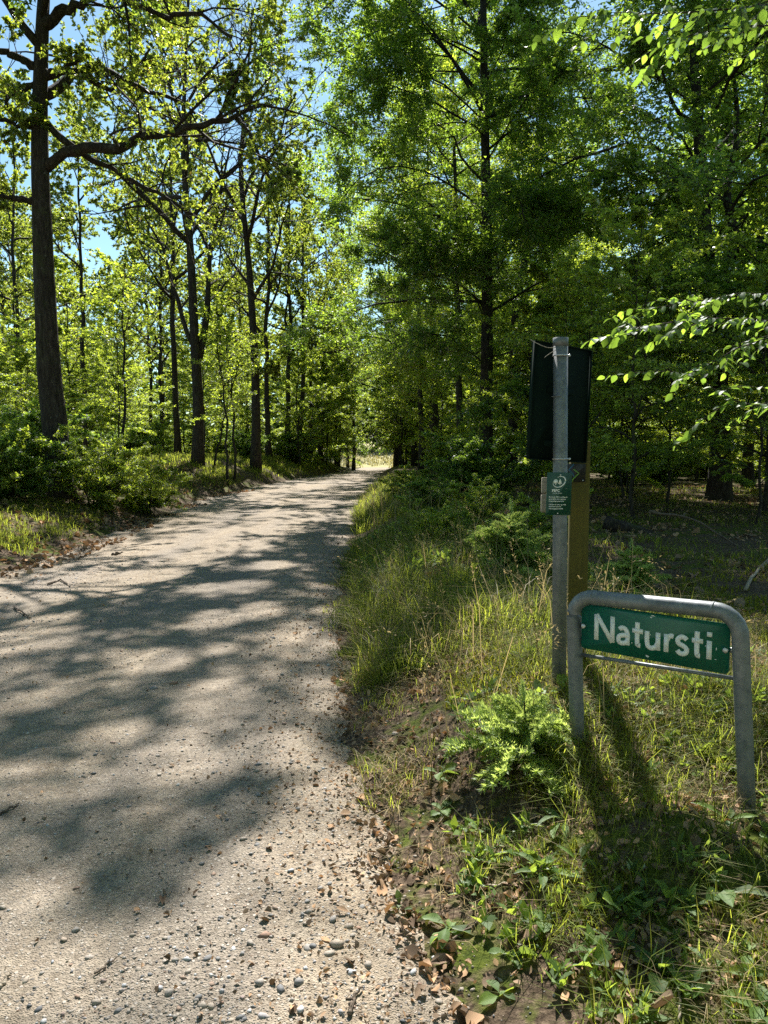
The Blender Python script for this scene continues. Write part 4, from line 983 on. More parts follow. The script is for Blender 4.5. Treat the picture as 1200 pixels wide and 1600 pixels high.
hp = (md_[:, None] * (1 - tt) + tip[:, None] * tt + rg.normal(size=(n, k_, 3)) * .008).reshape(-1, 3); hd = nrm(np.repeat(tip - md_, k_, 0) * 3 + rg.normal(size=(n * k_, 3)) * .5)
stuff('seeding_grass', [bl, leaf_quads(hp, hd, nrm(rg.normal(size=(n * k_, 3))), rg.uniform(.012, .026, n * k_), rg.uniform(.004, .008, n * k_))], 'dry_grass', 'tall seeding grass stalks along the verge', 'grass')
# thin mixed grass around the sign
def f_sign(r, n):
    y = r.uniform(1.7, 5.0, n); d = .28 + .25 * (y > 2.8) + r.uniform(0, 2.1, n); x = er(y) + d
    return x, y, (vnoise(x * 2.2, y * 2.2, 62) > .38)
x, y = scatter(900, f_sign, rg)
hx = np.concatenate([rg.normal(1.05, .28, 260), rg.normal(.75, .12, 60), rg.normal(1.5, .2, 120)]); hy = np.concatenate([rg.normal(4.1, .35, 260), rg.normal(3.0, .12, 60), rg.normal(3.2, .3, 120)])
stuff('sign_grass', [tufts(x, y, 14, .06, .04, .20, .0032, rg, (.2, 1.2)), tufts(hx, hy, 14, .06, .06, .22, .0034, rg, (.3, 1.3))], 'grass_blade', 'thin green grass tufts around the foot of the sign', 'grass')
def f_edge(r, n):
    y = 5.5 + 22 * r.uniform(0, 1, n) ** 1.4; return er(y) + r.normal(size=n) * .10 + .08, y, np.ones(n, bool) & (vnoise(y * 2.3, y * 0, 77) > .35)
x, y = scatter(420, f_edge, rg)
stuff('edge_grass', [tufts(x, y, 13, .06, .04, .16, .006, rg, (.3, 1.2))], 'grass_blade', 'short grass tufts straggling over the right edge of the track', 'grass')
def f_bare(r, n):
    y = 2.6 + 3.2 * r.uniform(0, 1, n); return er(y) + r.uniform(.05, .8, n), y, vnoise(y * 3.1, y * 0 + 5, 80) > .3
xb_, yb_ = scatter(230, f_bare, rg)
stuff('edge_straw', [tufts(xb_, yb_, 12, .07, .03, .16, .003, rg, (.4, 1.5))], 'dry_grass', 'thin bent straw on the bare earth at the right edge of the track', 'grass')
xb_, yb_ = scatter(110, f_bare, rg)
stuff('edge_tufts', [tufts(xb_, yb_, 14, .05, .05, .18, .0035, rg, (.2, 1.2))], 'grass_blade', 'scattered green tufts on the bare earth at the right edge of the track', 'grass')
def f_sign2(r, n):
    y = r.uniform(1.7, 5.5, n); d = .15 + .25 * (y > 2.8) + r.uniform(0, 2.2, n); x = er(y) + d
    return x, y, (vnoise(x * 1.7 + 5, y * 1.7, 63) > .40)
x, y = scatter(1150, f_sign2, rg)
stuff('dry_grass', [tufts(x, y, 15, .08, .03, .17, .0024, rg, (.3, 1.4))], 'dry_grass', 'straw coloured dry grass lying among the green around the sign', 'grass')
# moss cushions: very short dense blades
def f_moss(r, n):
    y = r.uniform(1.8, 8.5, n); y = 1.8 + (y - 1.8) * r.uniform(.2, 1, n); d = r.uniform(.35, 5, n); x = er(y) + d
    m_ = vnoise(x * 1.5 + 3, y * 1.5 + 8, 64) * .7 + vnoise(x * 5, y * 5, 65) * .3
    hot = np.exp(-((x - 1.0) ** 2 + (y - 3.95) ** 2) / .5) + 1.5 * np.exp(-((x - .66) ** 2 + (y - 2.35) ** 2) / .03) + np.exp(-((x - 1.5) ** 2 + (y - 3.2) ** 2) / .2)
    return x, y, (m_ + .35 * hot > .56)
x, y = scatter(26000, f_moss, rg); n = len(x)
stuff('moss', [blades(np.stack([x, y, surf(x, y) - .004], 1), rg.uniform(.012, .045, n) * (1 + .08 * y), rg.uniform(0, 6.28, n), rg.uniform(.2, 1.1, n), rg.uniform(.003, .006, n) * (1 + .12 * y))], 'moss', 'yellow green moss and fine grass on the mound behind the sign', 'moss')
# grass of the left bank
def f_bank(r, n):
    y = 9 + 50 * r.uniform(0, 1, n) ** 1.5; d = r.uniform(.35, 3.6, n); x = el(y) - d
    return x, y, (vnoise(x * .8, y * .5, 66) > .36 - .2 * (y > 20))
x, y = scatter(2900, f_bank, rg); near = y < 18
stuff('bank_grass', [tufts(x[near], y[near], 18, .14, .08, .22, .009, rg, (.2, .9)), tufts(x[~near], y[~near], 10, .22, .12, .30, .022, rg, (.2, .9))], 'grass_blade', 'sunlit green grass on the bank left of the track', 'grass')
# forest floor herbs / grass right, behind the sign
def f_floor(r, n):
    y = r.uniform(5, 20, n); x = er(y) + r.uniform(1.6, 13, n)
    return x, y, (vnoise(x * .7, y * .7, 67) > .5) & (np.abs(x) < y * .6 + 1)
x, y = scatter(1200, f_floor, rg)
stuff('forest_grass', [tufts(x, y, 10, .15, .06, .18, .009, rg, (.3, 1.1))], 'grass_blade', 'sparse dark grass on the shaded forest floor right of the sign', 'grass')
# meadow grass at the far end
x = rg.uniform(-8, 22, 3000); y = rg.uniform(76, 128, 3000)
k = ~((x > -2.4) & (x < .1) & (y < 80)); x, y = x[k], y[k]
stuff('meadow_grass', [tufts(x, y, 3, .4, .25, .6, .09, rg, (.1, .6), 0)], 'meadow_grass', 'pale dry meadow grass at the far end of the track', 'grass')
# small weeds: low rosettes nobody could count
def f_weed(r, n):
    y = 1.75 + 9.5 * r.uniform(0, 1, n) ** 1.3; x = er(y) + r.uniform(.2, 2.3, n); return x, y, vnoise(x * 2.7 + 4, y * 2.7, 75) > .48
x, y = scatter(1300, f_weed, rg); k_ = 7; yw = np.repeat(y, 7); n = len(x) * k_
a = rg.uniform(0, 6.28, n); up = rg.uniform(.1, 1.1, n); ax = np.stack([np.cos(a) * np.cos(up), np.sin(a) * np.cos(up), np.sin(up)], 1); L_ = np.repeat(rg.uniform(.018, .055, len(x)), k_) * rg.uniform(.6, 1.1, n)
x = np.repeat(x, k_) + rg.normal(size=n) * .008; y = np.repeat(y, k_) + rg.normal(size=n) * .008
stuff('low_weeds', [leaf_quads(np.stack([x, y, surf(x, y) + .004 + rg.uniform(0, .03, n) * (1 + .9 * np.maximum(yw - 4.5, 0))], 1), ax, nrm(np.array([0, 0, 1.]) + rg.normal(size=(n, 3)) * .4), L_ * (1 + .12 * yw), L_ * (1 + .12 * yw) * rg.uniform(.3, .6, n))], 'herb_leaf', 'small low weeds scattered through the verge grass', 'weeds')
# leaf litter
def litter(x, y, sz, rng, lift=.006):
    n = len(x); nr = nrm(ground_normal(x, y) + rng.normal(size=(n, 3)) * .6); ax = nrm(np.cross(nr, rng.normal(size=(n, 3)))); L = sz * rng.lognormal(-.1, .45, n); Wd = L * rng.uniform(.35, .8, n)
    p = np.stack([x, y, surf(x, y) + lift + rng.uniform(0, .012, n)], 1) - ax * L[:, None] * .5
    s_ = nrm(np.cross(ax, nr)); L = L[:, None]; Wd = Wd[:, None]; cu = rng.uniform(-.3, .7, (n, 1))
    v = np.stack([p, p + ax * L * .35 + s_ * Wd * .5 + nr * cu * Wd, p + ax * L * .7 + s_ * Wd * .4 + nr * cu * Wd, p + ax * L, p + ax * L * .7 - s_ * Wd * .4 + nr * cu * Wd, p + ax * L * .35 - s_ * Wd * .5 + nr * cu * Wd], 1).reshape(-1, 3)
    i = np.arange(n)[:, None] * 6
    return v, np.concatenate([i + np.array([[0, 1, 2, 3]]), i + np.array([[0, 3, 4, 5]])])
def f_lit(r, n):
    y = 1.7 + 4.8 * r.uniform(0, 1, n) ** 1.3; d = r.uniform(-.05, 2.8, n); x = er(y) + d
    return x, y, (vnoise(x * 2.5, y * 2.5, 68) * .6 + .4 * vnoise(x * 8, y * 8, 78) > .50)
x, y = scatter(9500, f_lit, rg)
def f_lit4(r, n):
    y = 2.0 + 4.0 * r.uniform(0, 1, n); return er(y) + r.uniform(-.1, .75, n), y, vnoise(y * 3 + 2, y * 0, 79) > .2
xe_, ye_ = scatter(2600, f_lit4, rg)
def f_lit2(r, n):
    y = r.uniform(5, 22, n); x = er(y) + r.uniform(.5, 12, n); return x, y, (np.abs(x) < y * .6 + 1) & (vnoise(x, y, 69) > .38)
x2, y2 = scatter(9000, f_lit2, rg)
def f_lit3(r, n):
    y = r.uniform(8, 26, n); x = el(y) + .5 - 2.6 * r.uniform(0, 1, n); return x, y, vnoise(x * 1.5, y * 1.5, 70) > .35
x3, y3 = scatter(4500, f_lit3, rg)
stuff('leaf_litter', [litter(x, y, .024, rg, .008), litter(xe_, ye_, .022, rg, .004), litter(x2, y2, .05, rg), litter(x3, y3, .07, rg)], 'dead_leaf', 'brown leaf litter beneath the grass on both sides of the track', 'leaf litter')
# crumbs of bark and leaf along the edges of the track
def f_crumb(r, n):
    y = 1.7 + 12 * r.uniform(0, 1, n) ** 1.6; d = np.abs(r.normal(size=n)) * .35; rgt = r.uniform(size=n) < .62
    return np.where(rgt, er(y) - d, el(y) + d * 2), y, d < 2
x, y = scatter(6500, f_crumb, rg); xx_ = rg.uniform(-4.5, 0, 1500); yy_ = 1.7 + 14 * rg.uniform(0, 1, 1500) ** 1.5
stuff('litter_crumbs', [litter(np.concatenate([x, xx_]), np.concatenate([y, yy_]), .014, rg, .001)], 'dead_leaf', 'fine brown crumbs of leaves scattered over the track', 'leaf litter')

# ------------------------------------------------------------------ gravel and stones
t = NT('stone'); gm = t.add('ShaderNodeNewGeometry'); oi = t.add('ShaderNodeObjectInfo')
ad = t.add('ShaderNodeMath', _operation='ADD'); t.link(gm.outputs['Random Per Island'], ad.inputs[0]); t.link(oi.outputs['Random'], ad.inputs[1])
fr_ = t.add('ShaderNodeMath', _operation='FRACT'); t.link(ad.outputs[0], fr_.inputs[0])
c = t.ramp(fr_.outputs[0], [(0, (.11, .11, .115)), (.12, (.19, .185, .18)), (.3, (.28, .25, .22)), (.7, (.34, .28, .22)), (.85, (.27, .17, .12)), (.93, (.36, .37, .39)), (1, (.55, .52, .48))])
n = t.noise(160, 4, .6, t.pos()); c = t.mix(.6, c, t.ramp(n, [(.3, (.6, .6, .6)), (.7, (1.25, 1.25, 1.25))]), 'MULTIPLY')
t.principled(c, .75, t.bump(n, .4, .003), .3)
def ico():
    f = (1 + 5 ** .5) / 2; v = nrm(np.array([(-1, f, 0), (1, f, 0), (-1, -f, 0), (1, -f, 0), (0, -1, f), (0, 1, f), (0, -1, -f), (0, 1, -f), (f, 0, -1), (f, 0, 1), (-f, 0, -1), (-f, 0, 1)]))
    return v, np.array([(0, 11, 5), (0, 5, 1), (0, 1, 7), (0, 7, 10), (0, 10, 11), (1, 5, 9), (5, 11, 4), (11, 10, 2), (10, 7, 6), (7, 1, 8), (3, 9, 4), (3, 4, 2), (3, 2, 6), (3, 6, 8), (3, 8, 9), (4, 9, 5), (2, 4, 11), (6, 2, 10), (8, 6, 7), (9, 8, 1)])
IV, IT = ico()
def pebbles(x, y, r, rng, sink=.25):
    n = len(x); J = 1 + rng.uniform(-.28, .28, (n, 12, 1)); sc = np.stack([rng.uniform(.7, 1.4, n), rng.uniform(.7, 1.2, n), rng.uniform(.4, .8, n)], 1)[:, None, :]
    v = IV[None] * J * sc * r[:, None, None]; a = rng.uniform(0, 6.28, n); ca, sa = np.cos(a)[:, None], np.sin(a)[:, None]
    v = np.stack([v[..., 0] * ca - v[..., 1] * sa, v[..., 0] * sa + v[..., 1] * ca, v[..., 2]], -1)
    v = v + np.stack([x, y, surf(x, y) + r * sink], 1)[:, None, :]
    return v.reshape(-1, 3), None, (IT[None] + (np.arange(n) * 12)[:, None, None]).reshape(-1, 3)
def f_grav(r, n):
    y = 1.75 + 9 * r.uniform(0, 1, n) ** 1.5; x = r.uniform(-1, 1, n) * (y * .55 + .4); 
    k = sstep(.45, .8, vnoise(x * 1.6, y * 1.1, 71)) * .9 + .5 * np.exp(-((x - er(y) + .3) / .35) ** 2)
    return x, y, (x > el(y)) & (x < er(y) + .12 + .15 * r.normal(size=n)) & (r.uniform(0, 1, n) < k + .1)
OV = np.array([(1, 0, 0), (-1, 0, 0), (0, 1, 0), (0, -1, 0), (0, 0, 1), (0, 0, -1.)]); OT = np.array([(0, 2, 4), (2, 1, 4), (1, 3, 4), (3, 0, 4), (2, 0, 5), (1, 2, 5), (3, 1, 5), (0, 3, 5)])
def grit(x, y, r, rng):
    n = len(x); v = OV[None] * (1 + rng.uniform(-.35, .35, (n, 6, 1))) * np.stack([rng.uniform(.8, 1.4, n), rng.uniform(.7, 1.2, n), rng.uniform(.5, .9, n)], 1)[:, None, :] * r[:, None, None]
    a = rng.uniform(0, 6.28, n); b = rng.uniform(-.6, .6, n); ca, sa, cb_, sb = np.cos(a)[:, None], np.sin(a)[:, None], np.cos(b)[:, None], np.sin(b)[:, None]
    v = np.stack([v[..., 0], v[..., 1] * cb_ - v[..., 2] * sb, v[..., 1] * sb + v[..., 2] * cb_], -1); v = np.stack([v[..., 0] * ca - v[..., 1] * sa, v[..., 0] * sa + v[..., 1] * ca, v[..., 2]], -1)
    return (v + np.stack([x, y, surf(x, y) + r * .1], 1)[:, None, :]).reshape(-1, 3), None, (OT[None] + (np.arange(n) * 6)[:, None, None]).reshape(-1, 3)
x, y = scatter(1500, f_grav, rg); x2, y2 = scatter(11000, f_grav, rg)
stuff('gravel', [pebbles(x, y, rg.lognormal(-5.4, .45, len(x)) * (1 + .05 * y), rg, .1), grit(x2, y2, rg.lognormal(-5.95, .5, len(x2)) * (1 + .09 * y2), rg)], 'stone', 'small loose gravel scattered over the sandy track', 'gravel')
SM = []
for k in range(6):
    J = 1 + RNG.uniform(-.22, .22, (12, 1)); V = IV * J * np.array([1.15, .9, .62]); 
    me = mk_mesh('stone', V, None, IT, 'stone', False); SM.append(me)
STN = [(527, 1480, .021, 'largest dark grey stone near the right edge of the track, in front')]
for px, py, r_, lab in STN:
    p = G(px, py); o = link('stone', SM[0], None, p + [0, 0, r_ * .4]); o.scale = (r_, r_, r_); tag(o, lab, 'stone')
for px, py, r_ in [(467, 1537, .014), (405, 1538, .012), (438, 1548, .013), (310, 1560, .010), (264, 1553, .011), (40, 1536, .012), (455, 1362, .012), (402, 1322, .010), (380, 1312, .011), (340, 1385, .009), (315, 1352, .010), (285, 1350, .008), (315, 1480, .010), (262, 1470, .010), (118, 1455, .010), (140, 1498, .011), (217, 1518, .011), (480, 1485, .012), (478, 1445, .011), (520, 1438, .012), (545, 1450, .013), (560, 1452, .010), (410, 1590, .011), (185, 1582, .010), (500, 1390, .010), (480, 1410, .009), (465, 1266, .010), (518, 1268, .011), (482, 1200, .012), (485, 1218, .011), (530, 1160, .012), (408, 1240, .008), (345, 1193, .009), (355, 1282, .008), (120, 1390, .009), (100, 1470, .009), (5, 1420, .010), (250, 1545, .009), (565, 1420, .010), (590, 1370, .012), (575, 1510, .012), (600, 1340, .010), (470, 1580, .010), (230, 1600, .009), (330, 1540, .010), (60, 1580, .010), (430, 1420, .009), (380, 1455, .008), (205, 1350, .008), (255, 1330, .008)]:
    r_ *= 1.2; p = G(px, py); o = link('stone', SM[rg.integers(0, 6)], None, p + [0, 0, r_ * .35]); o.scale = (r_ * rg.uniform(.8, 1.2), r_ * rg.uniform(.8, 1.2), r_ * rg.uniform(.7, 1.1)); o.rotation_euler = (rg.uniform(-.4, .4), rg.uniform(-.4, .4), rg.uniform(0, 6.28))
    tag(o, 'small rounded stone lying loose on the sandy track', 'stone', 'loose stones on the track')

# ------------------------------------------------------------------ broad-leaved plants
HL = [mk_mesh('leaf', *leaf_shape(1, .42, 8, .35, .32, .03, rl, .55, .12, 5), None, 'herb_leaf', True),
      mk_mesh('leaf', *leaf_shape(1, .58, 8, .3, .25, .035, rl, .5, .18, 5), None, 'herb_leaf', True),
      mk_mesh('leaf', *leaf_shape(1, .26, 8, .4, .45, .025, rl, .6, .1, 5), None, 'herb_leaf', True)]
PLT = [(688, 1215, 6, .13, 1, .35, 'round-leaved rosette at the edge of the track below the grey twig'),
       (690, 1272, 4, .11, 1, .3, 'small rosette with one bright leaf below the round-leaved rosette'),
       (628, 1425, 3, .07, 0, .9, 'tiny upright plant alone on bare soil at the track edge'),
       (700, 1460, 5, .15, 0, .12, 'flat wavy-leaved plant stretching left over bare soil'),
       (965, 1430, 3, .17, 1, .75, 'plant with one tall rounded leaf in the shadow of the sign'),
       (950, 1480, 4, .20, 2, .4, 'plant with a long pale leaf at the edge of the shadow of the sign'),
       (925, 1520, 4, .12, 1, .5, 'ribbed broad leaves left of the shadow of the sign'),
       (1035, 1530, 4, .13, 1, .25, 'pale flat leaves lying in the litter below the shadow of the sign'),
       (1115, 1530, 5, .17, 2, .4, 'narrow-leaved plant with one bright green upright leaf near the bottom right'),
       (985, 1560, 3, .13, 0, .2, 'single bright green leaf beside the curled brown leaf'),
       (1165, 1500, 3, .13, 0, .2, 'pale leaf pair at the right edge near the bottom'),
       (1190, 1590, 5, .15, 0, .4, 'toothed plant cut off by the bottom right corner'),
       (845, 1370, 5, .17, 2, .6, 'upright lance-leaved plant left of the sunlit moss patch'),
       (725, 1300, 4, .11, 0, .4, 'low plant left of the upright lance-leaved plant'),
       (880, 1290, 5, .18, 2, .35, 'arching dark-leaved plant under the small light green spruce'),
       (850, 1450, 4, .12, 1, .5, 'pair of shiny rounded leaves in the middle of the sunny verge'),
       (805, 1500, 3, .11, 1, .4, 'heart-shaped leaf on a thin stalk near the bottom of the verge'),
       (780, 1560, 3, .09, 1, .2, 'pale round leaf low in the grass near the bottom of the verge'),
       (905, 1350, 3, .12, 2, .8, 'small upright plant beside the sunlit moss patch'),
       (1140, 1290, 3, .16, 2, .7, 'long dark blade-like leaves left of the right leg of the sign'),
       (1012, 1215, 3, .15, 2, 1.1, 'upright dark leaves standing between the legs of the sign'),
       (1065, 1205, 3, .10, 0, .8, 'small bright-leaved seedling between the legs of the sign'),
       (1130, 1400, 4, .17, 0, .35, 'broad glossy leaves at the right edge of the shadow of the sign'),
       (705, 985, 3, .15, 2, 1.0, 'bright upright leaves beside the verge, left of the round bright leaf'),
       (760, 985, 4, .16, 1, .9, 'plant with one round bright leaf catching the sun on the verge'),
       (612, 950, 5, .17, 0, .8, 'sorrel-like plant at the shaded edge of the track'),
       (650, 1050, 4, .16, 0, .7, 'toothed bright plant on the verge above the dark hollow'),
       (575, 1040, 4, .10, 0, .6, 'small plant on the bare edge of the track in half shade'),
       (640, 965, 3, .12, 1, .7, 'low plant with a yellowish leaf on the shaded verge')]
for px, py, nl, L_, ty, upa, lab in PLT:
    L_ *= .68; nl += 1; p = G(px, py); e = empty('broadleaf_plant', p, 0, lab, 'plant'); a0 = rg.uniform(0, 6.28)
    for k in range(nl):
        a_ = a0 + k * 2.4 + rg.uniform(-.4, .4); el_ = upa * rg.uniform(.6, 1.25) + .05
        y_ = np.array([math.cos(a_) * math.cos(el_), math.sin(a_) * math.cos(el_), math.sin(el_)]); z_ = nrm(EZ * .8 + np.array([-math.cos(a_), -math.sin(a_), 0]) * math.tan(min(el_, 1.3)) * .5 + rg.normal(size=3) * .25)
        s_ = L_ * rg.uniform(.7, 1.1); lo = np.array([rg.uniform(-.008, .008), rg.uniform(-.008, .008), .006 + .004 * k])
        o = link('leaf', HL[ty if rg.uniform() < .8 else 0], e); o.matrix_local = mat_from(y_, z_, lo, s_)

# ------------------------------------------------------------------ young spruces
def spruce_branch(rng):
    g = Geo(); ax = np.linspace(0, 1, 9)
    def needles(p0, p1, n_, ln):
        p0, p1 = np.asarray(p0, float), np.asarray(p1, float); T_ = nrm(p1 - p0); s_ = nrm(np.cross(T_, EZ))
        t_ = np.repeat(np.linspace(.02, 1, n_), 3); m_ = len(t_); sd_ = np.tile([-1, 1, 0], n_)[:, None] + rng.normal(size=(m_, 1)) * .2
        b = p0 + (p1 - p0) * t_[:, None]; ph = rng.uniform(0, 6.28, (m_, 1)); d = nrm(T_ * .7 + s_ * np.cos(ph) * 1.1 + EZ * (np.sin(ph) * .7 + .2)); L_ = ln * rng.uniform(.7, 1.1, (m_, 1)) * (1 - .35 * t_[:, None])
        w_ = nrm(np.cross(d, EZ + rng.normal(size=(m_, 3)) * .3)) * ln * .11
        g.add(np.stack([b - w_, b + w_, b + d * L_], 1).reshape(-1, 3), None, np.arange(m_ * 3).reshape(-1, 3))
    needles((0, 0, 0), (0, .5, .03), 34, .14); needles((0, .5, .03), (0, 1, -.10), 34, .13)
    for k in range(9):
        t_ = .12 + k * .09; L_ = (.5 - .40 * (t_ - .12)) * rng.uniform(.65, 1.15)
        for sg_ in (-1, 1):
            p0 = np.array([0, t_, .12 * t_ - .22 * t_ * t_]); needles(p0, p0 + np.array([sg_ * L_ * .75, L_ * .66, rng.uniform(-.16, .05)]), int(56 * L_ + 6), .12)
    v, q, tr = g.arrays(); return mk_mesh('branch', v, q, tr, 'needle')
SB = [spruce_branch(rl) for _ in range(3)]
def spruce(px, py, H, R, lab, whorls):
    p = G(px, py); e = empty('spruce_sapling', p, 0, lab, 'sapling')
    g = Geo(); zz = np.linspace(-.03, H, 6); g.add(*tubes(np.stack([.01 * np.sin(zz * 9), 0 * zz, zz], 1)[None], np.linspace(.009, .003, 6)[None], 6)); g.build('stem', 'twig_bark', e, True)
    for w_ in range(whorls):
        f_ = (w_ + .3) / whorls; z_ = H * (.12 + .82 * f_); n_ = 6 if f_ < .8 else 4
        for k in range(n_):
            a_ = w_ * .9 + k * 6.283 / n_ + rl.uniform(-.25, .25); L_ = R * (1.08 - .8 * f_) * rl.uniform(.55, 1.2); up_ = .25 + .5 * f_ + rl.uniform(-.4, .4)
            o = link('branch', SB[rl.integers(0, 3)], e); o.matrix_local = mat_from(np.array([math.cos(a_), math.sin(a_), up_]), EZ + rl.normal(size=3) * .35, (0, 0, z_ + rl.uniform(-.02, .02)), L_)
    o = link('leader', SB[0], e); o.matrix_local = mat_from(np.array([.05, .05, 1]), EX, (0, 0, H * .93), R * .35)
    return e
spruce(797, 905, .62, .42, 'pale young spruce on the verge left of the steel post', 6)
spruce(815, 1185, .25, .30, 'small light green spruce in the sun left of the sign leg', 4)
spruce(985, 930, .38, .30, 'little dark spruce on the forest floor above the sign', 5)
spruce(905, 905, .22, .2, 'tiny spruce just right of the timber post', 3)

# ------------------------------------------------------------------ dry stalks, twigs, dead leaves, fallen wood
def stalk(pts, head, lab, r=.0016):
    base = G(*pts[0]); D0 = base[1]; w_ = [base - base] + [P(px, py, D0 + dd) - base for px, py, dd in pts_rest(pts)]
    e = empty('dry_grass_stalk', base, 0, lab, 'grass stalk'); line_ = resample(catmull(w_, 6), 14); g = Geo(); g.add(*tubes(line_[None], np.linspace(r, r * .5, 14)[None], 4)); g.build('stem', 'dry_grass', e)
    if head:
        ti = line_[-5:]; g = Geo(); n_ = 26; t_ = rg.uniform(0, 1, n_); b = ti[0] + (ti[-1] - ti[0]) * t_[:, None]; d = nrm(nrm(ti[-1] - ti[0]) + rg.normal(size=(n_, 3)) * .6)
        v_, q_ = leaf_quads(b, d, nrm(rg.normal(size=(n_, 3))), rg.uniform(.010, .022, n_), rg.uniform(.003, .006, n_)); g.add(v_, q_); g.build('seed_head', 'dry_grass', e)
def pts_rest(p): return [(a, b, -.03 * i) for i, (a, b) in enumerate(p[1:])]
for pts, hd, lab in [([(842, 1060), (838, 1000), (822, 930), (805, 895), (788, 892)], 1, 'dry stalk with a nodding seed head bending left of the steel post'),
                     ([(846, 1050), (832, 960), (812, 905), (798, 848)], 1, 'dry stalk with a seed head leaning left, tallest by the pale spruce'),
                     ([(832, 1040), (845, 980), (862, 925), (874, 896)], 1, 'dry stalk crossing in front of the steel post'),
                     ([(760, 1070), (740, 1010), (705, 950), (680, 925)], 0, 'bare dry stalk arching left over the verge'),
                     ([(750, 1085), (700, 1072), (640, 1060), (612, 1075), (610, 1095)], 0, 'long bent straw arching down to the track edge'),
                     ([(740, 1090), (700, 1040), (660, 1022)], 0, 'short bare straw sloping left over the dark hollow'),
                     ([(968, 915), (970, 870), (969, 820), (966, 828)], 1, 'thin upright stalk with a hooked tip behind the sign'),
                     ([(1050, 1010 - 90), (1020, 905), (985, 900), (975, 905)], 1, 'dry stalk bending left just above the sign tube'),
                     ([(833, 1180), (834, 1120), (833, 1060), (830, 985)], 0, 'straight reddish stalk rising through the small light green spruce'),
                     ([(950, 1200), (958, 1120), (968, 1070)], 0, 'upright straw under the left end of the sign plate'),
                     ([(985, 1230), (990, 1150), (1002, 1075)], 0, 'pale straw leaning right under the sign plate'),
                     ([(930, 1230), (931, 1150), (925, 1060)], 0, 'green stalk next to the left leg of the sign')]:
    stalk(pts, hd, lab)
def twig(name, pts, r, mat, lab, cat='twig', group=None, forks=2, lift=.004):
    w_ = [G(a, b) + np.array([0, 0, lift + r]) if len(q_) == 0 else P(a, b, q_[0]) for a, b, *q_ in pts]; base = w_[0]
    line_ = resample(catmull([x_ - base for x_ in w_], 5), 14); line_[1:-1] += rl.normal(size=(12, 3)) * r * .5
    e = empty(name, base, 0, lab, cat, group)
    g = Geo(); g.add(*tubes(line_[None], np.linspace(r, r * .45, 14)[None], 6, .08, rl)); g.build('stem', mat, e, True)
    for k in range(forks):
        i_ = 4 + k * 4; d = nrm(nrm(line_[i_ + 1] - line_[i_]) + rl.normal(size=3) * .5 + EZ * .15); L_ = np.linalg.norm(line_[-1] - line_[0]) * rl.uniform(.12, .25)
        g = Geo(); f_ = np.array([line_[i_], line_[i_] + d * L_ * .5 + rl.normal(size=3) * r, line_[i_] + d * L_]); g.add(*tubes(f_[None], np.array([[r * .55, r * .4, r * .2]]), 5)); g.build('side_twig', mat, e, True)
plain('dead_wood', (.13, .10, .075), .9, 0, .2, .5, 60, .003); plain('pale_wood', (.30, .25, .19), .9, 0, .2, .4, 60, .003)
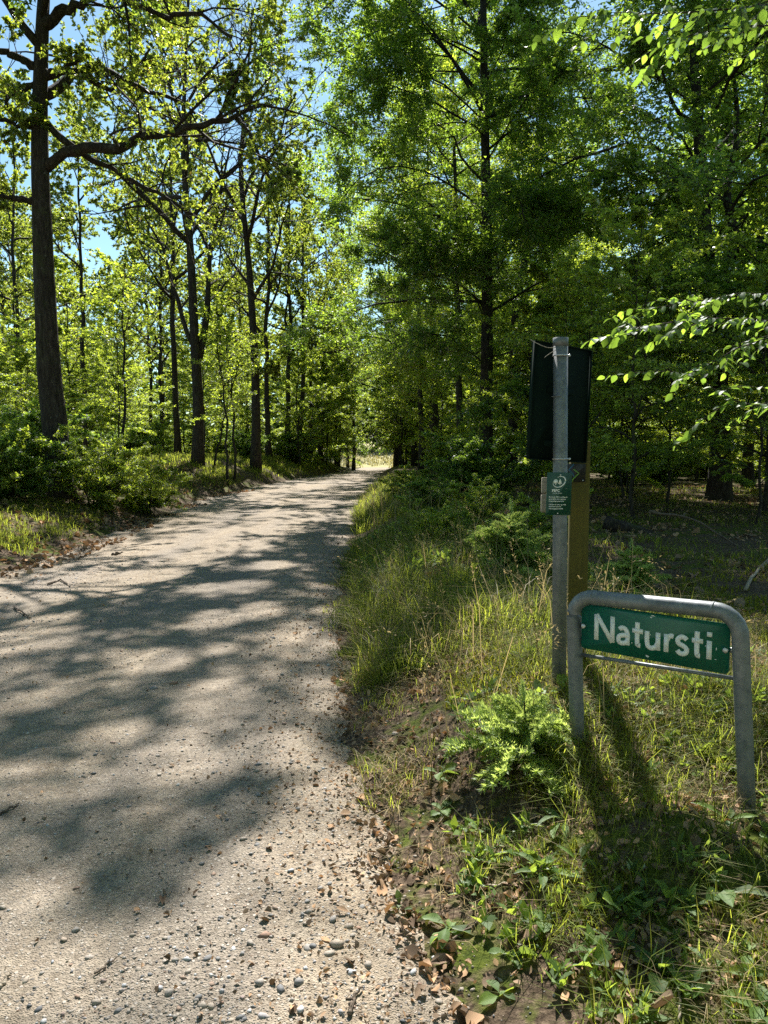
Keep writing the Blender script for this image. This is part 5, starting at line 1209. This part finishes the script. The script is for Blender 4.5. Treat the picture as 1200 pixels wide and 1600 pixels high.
for pts, r_, m_, lab in [([(22, 950), (48, 968)], .010, 'dead_wood', 'short dark stick on the track near the left edge'),
                         ([(75, 915), (95, 908), (110, 918)], .012, 'dead_wood', 'crooked dead stick on the track edge at the left'),
                         ([(0, 1275), (30, 1258)], .006, 'dead_wood', 'dark twig at the left edge of the sunlit track'),
                         ([(0, 1545), (14, 1525)], .006, 'pale_wood', 'pale twig cut off at the bottom left'),
                         ([(545, 1590), (556, 1560), (566, 1548)], .007, 'dead_wood', 'reddish twig bundle at the bottom edge of the track'),
                         ([(148, 1525), (185, 1498)], .0035, 'dead_wood', 'thin twig lying on sand in the lower left'),
                         ([(175, 868), (192, 866)], .02, 'dead_wood', 'dark piece of wood on the left edge of the track'),
                         ([(740, 1395), (790, 1385), (825, 1382)], .006, 'pale_wood', 'grey fallen twig lying among the verge plants'),
                         ([(700, 1475), (735, 1455), (765, 1420)], .005, 'dead_wood', 'dark twig slanting up beside the flat wavy-leaved plant'),
                         ([(1060, 1600), (1064, 1540), (1058, 1500), (1080, 1470)], .004, 'pale_wood', 'pale forked twig rising from the bottom edge below the sign'),
                         ([(1055, 1240), (1095, 1215), (1100, 1195)], .005, 'pale_wood', 'grey twig leaning in the litter between the sign legs'),
                         ([(685, 1190), (678, 1150, 3.75), (672, 1115, 3.7)], .007, 'pale_wood', 'split grey twig standing upright at the edge of the verge'),
                         ([(1040, 925), (1020, 915), (985, 900)], .006, 'pale_wood', 'bent pale twig just above the sign tube'),
                         ([(1165, 925), (1180, 900), (1200, 878), (1240, 850)], .016, 'pale_wood', 'grey dead branch sticking in from the right edge above the sign'),
                         ([(1015, 798, 9.5), (1080, 812, 9.5), (1125, 835, 9.3), (1180, 870, 9.0)], .018, 'dead_wood', 'thin arched fallen branch across the forest floor on the right'),
                         ([(720, 905), (760, 880, 7), (815, 850, 7.2)], .008, 'dead_wood', 'dark dead twig in the undergrowth by the pale spruce')]:
    twig('fallen_twig', pts, r_, m_, lab)
w_ = [P(945, 812, 10.5), P(975, 822, 10.4), P(1010, 832, 10.3), P(1045, 846, 10.2)]
lg = empty('fallen_log', w_[0], 0, 'dark mossy fallen log on the forest floor right of the timber post', 'log'); g = Geo()
g.add(*tubes((resample(catmull([a - w_[0] for a in w_], 5), 10) - EZ * .03)[None], np.linspace(.10, .07, 10)[None], 9, .1, rl)); g.build('log_body', 'oak_bark', lg, True)
DLM = []
for k in range(4):
    v_, q_ = leaf_shape(1, .62, 7, .55 * (1 if k % 2 else -.6), .25 * (-1) ** k, .05, rl, .5, .05, 5); DLM.append(mk_mesh('dead_leaf', v_, q_, None, 'dead_leaf', True))
def deadleaf(p, s_, lab, group=None, tilt=.35):
    o = link('dead_leaf', DLM[rg.integers(0, 4)]); a_ = rg.uniform(0, 6.28); n_ = nrm(ground_normal(p[0], p[1]) + rg.normal(size=3) * tilt)
    o.matrix_world = mat_from(nrm(np.cross(n_, [math.cos(a_), math.sin(a_), .1])), n_, p + np.array([0, 0, .02]), s_); tag(o, lab, 'leaf', group)
deadleaf(G(1010, 1590), .11, 'large curled orange brown dead leaf at the bottom edge', None, .6)
deadleaf(G(1015, 1430), .08, 'pinkish dead leaf at the lower edge of the shadow of the sign')
deadleaf(G(690, 1290), .07, 'pale dead leaf on the bare soil beside the small rosette')
for px, py in [(650, 1290), (640, 1320), (670, 1330), (720, 1255), (760, 1245), (800, 1470), (815, 1480), (1050, 1440), (1075, 1445), (930, 1215), (960, 1230), (1000, 1250), (1030, 1255), (1075, 1250), (1100, 1260), (900, 1220), (870, 1215), (780, 1330), (740, 1350), (690, 1370), (655, 1365), (605, 1435), (600, 1390), (1150, 1470), (1120, 1440), (1090, 1560), (880, 1560), (760, 1530), (640, 1375), (620, 1170), (600, 1140), (590, 1085), (1165, 1150), (1175, 1185), (1060, 1170), (1020, 1175)]:
    deadleaf(G(px, py), rg.uniform(.04, .07), 'small brown dead leaf lying on the ground around the sign', 'dead leaves around the sign')
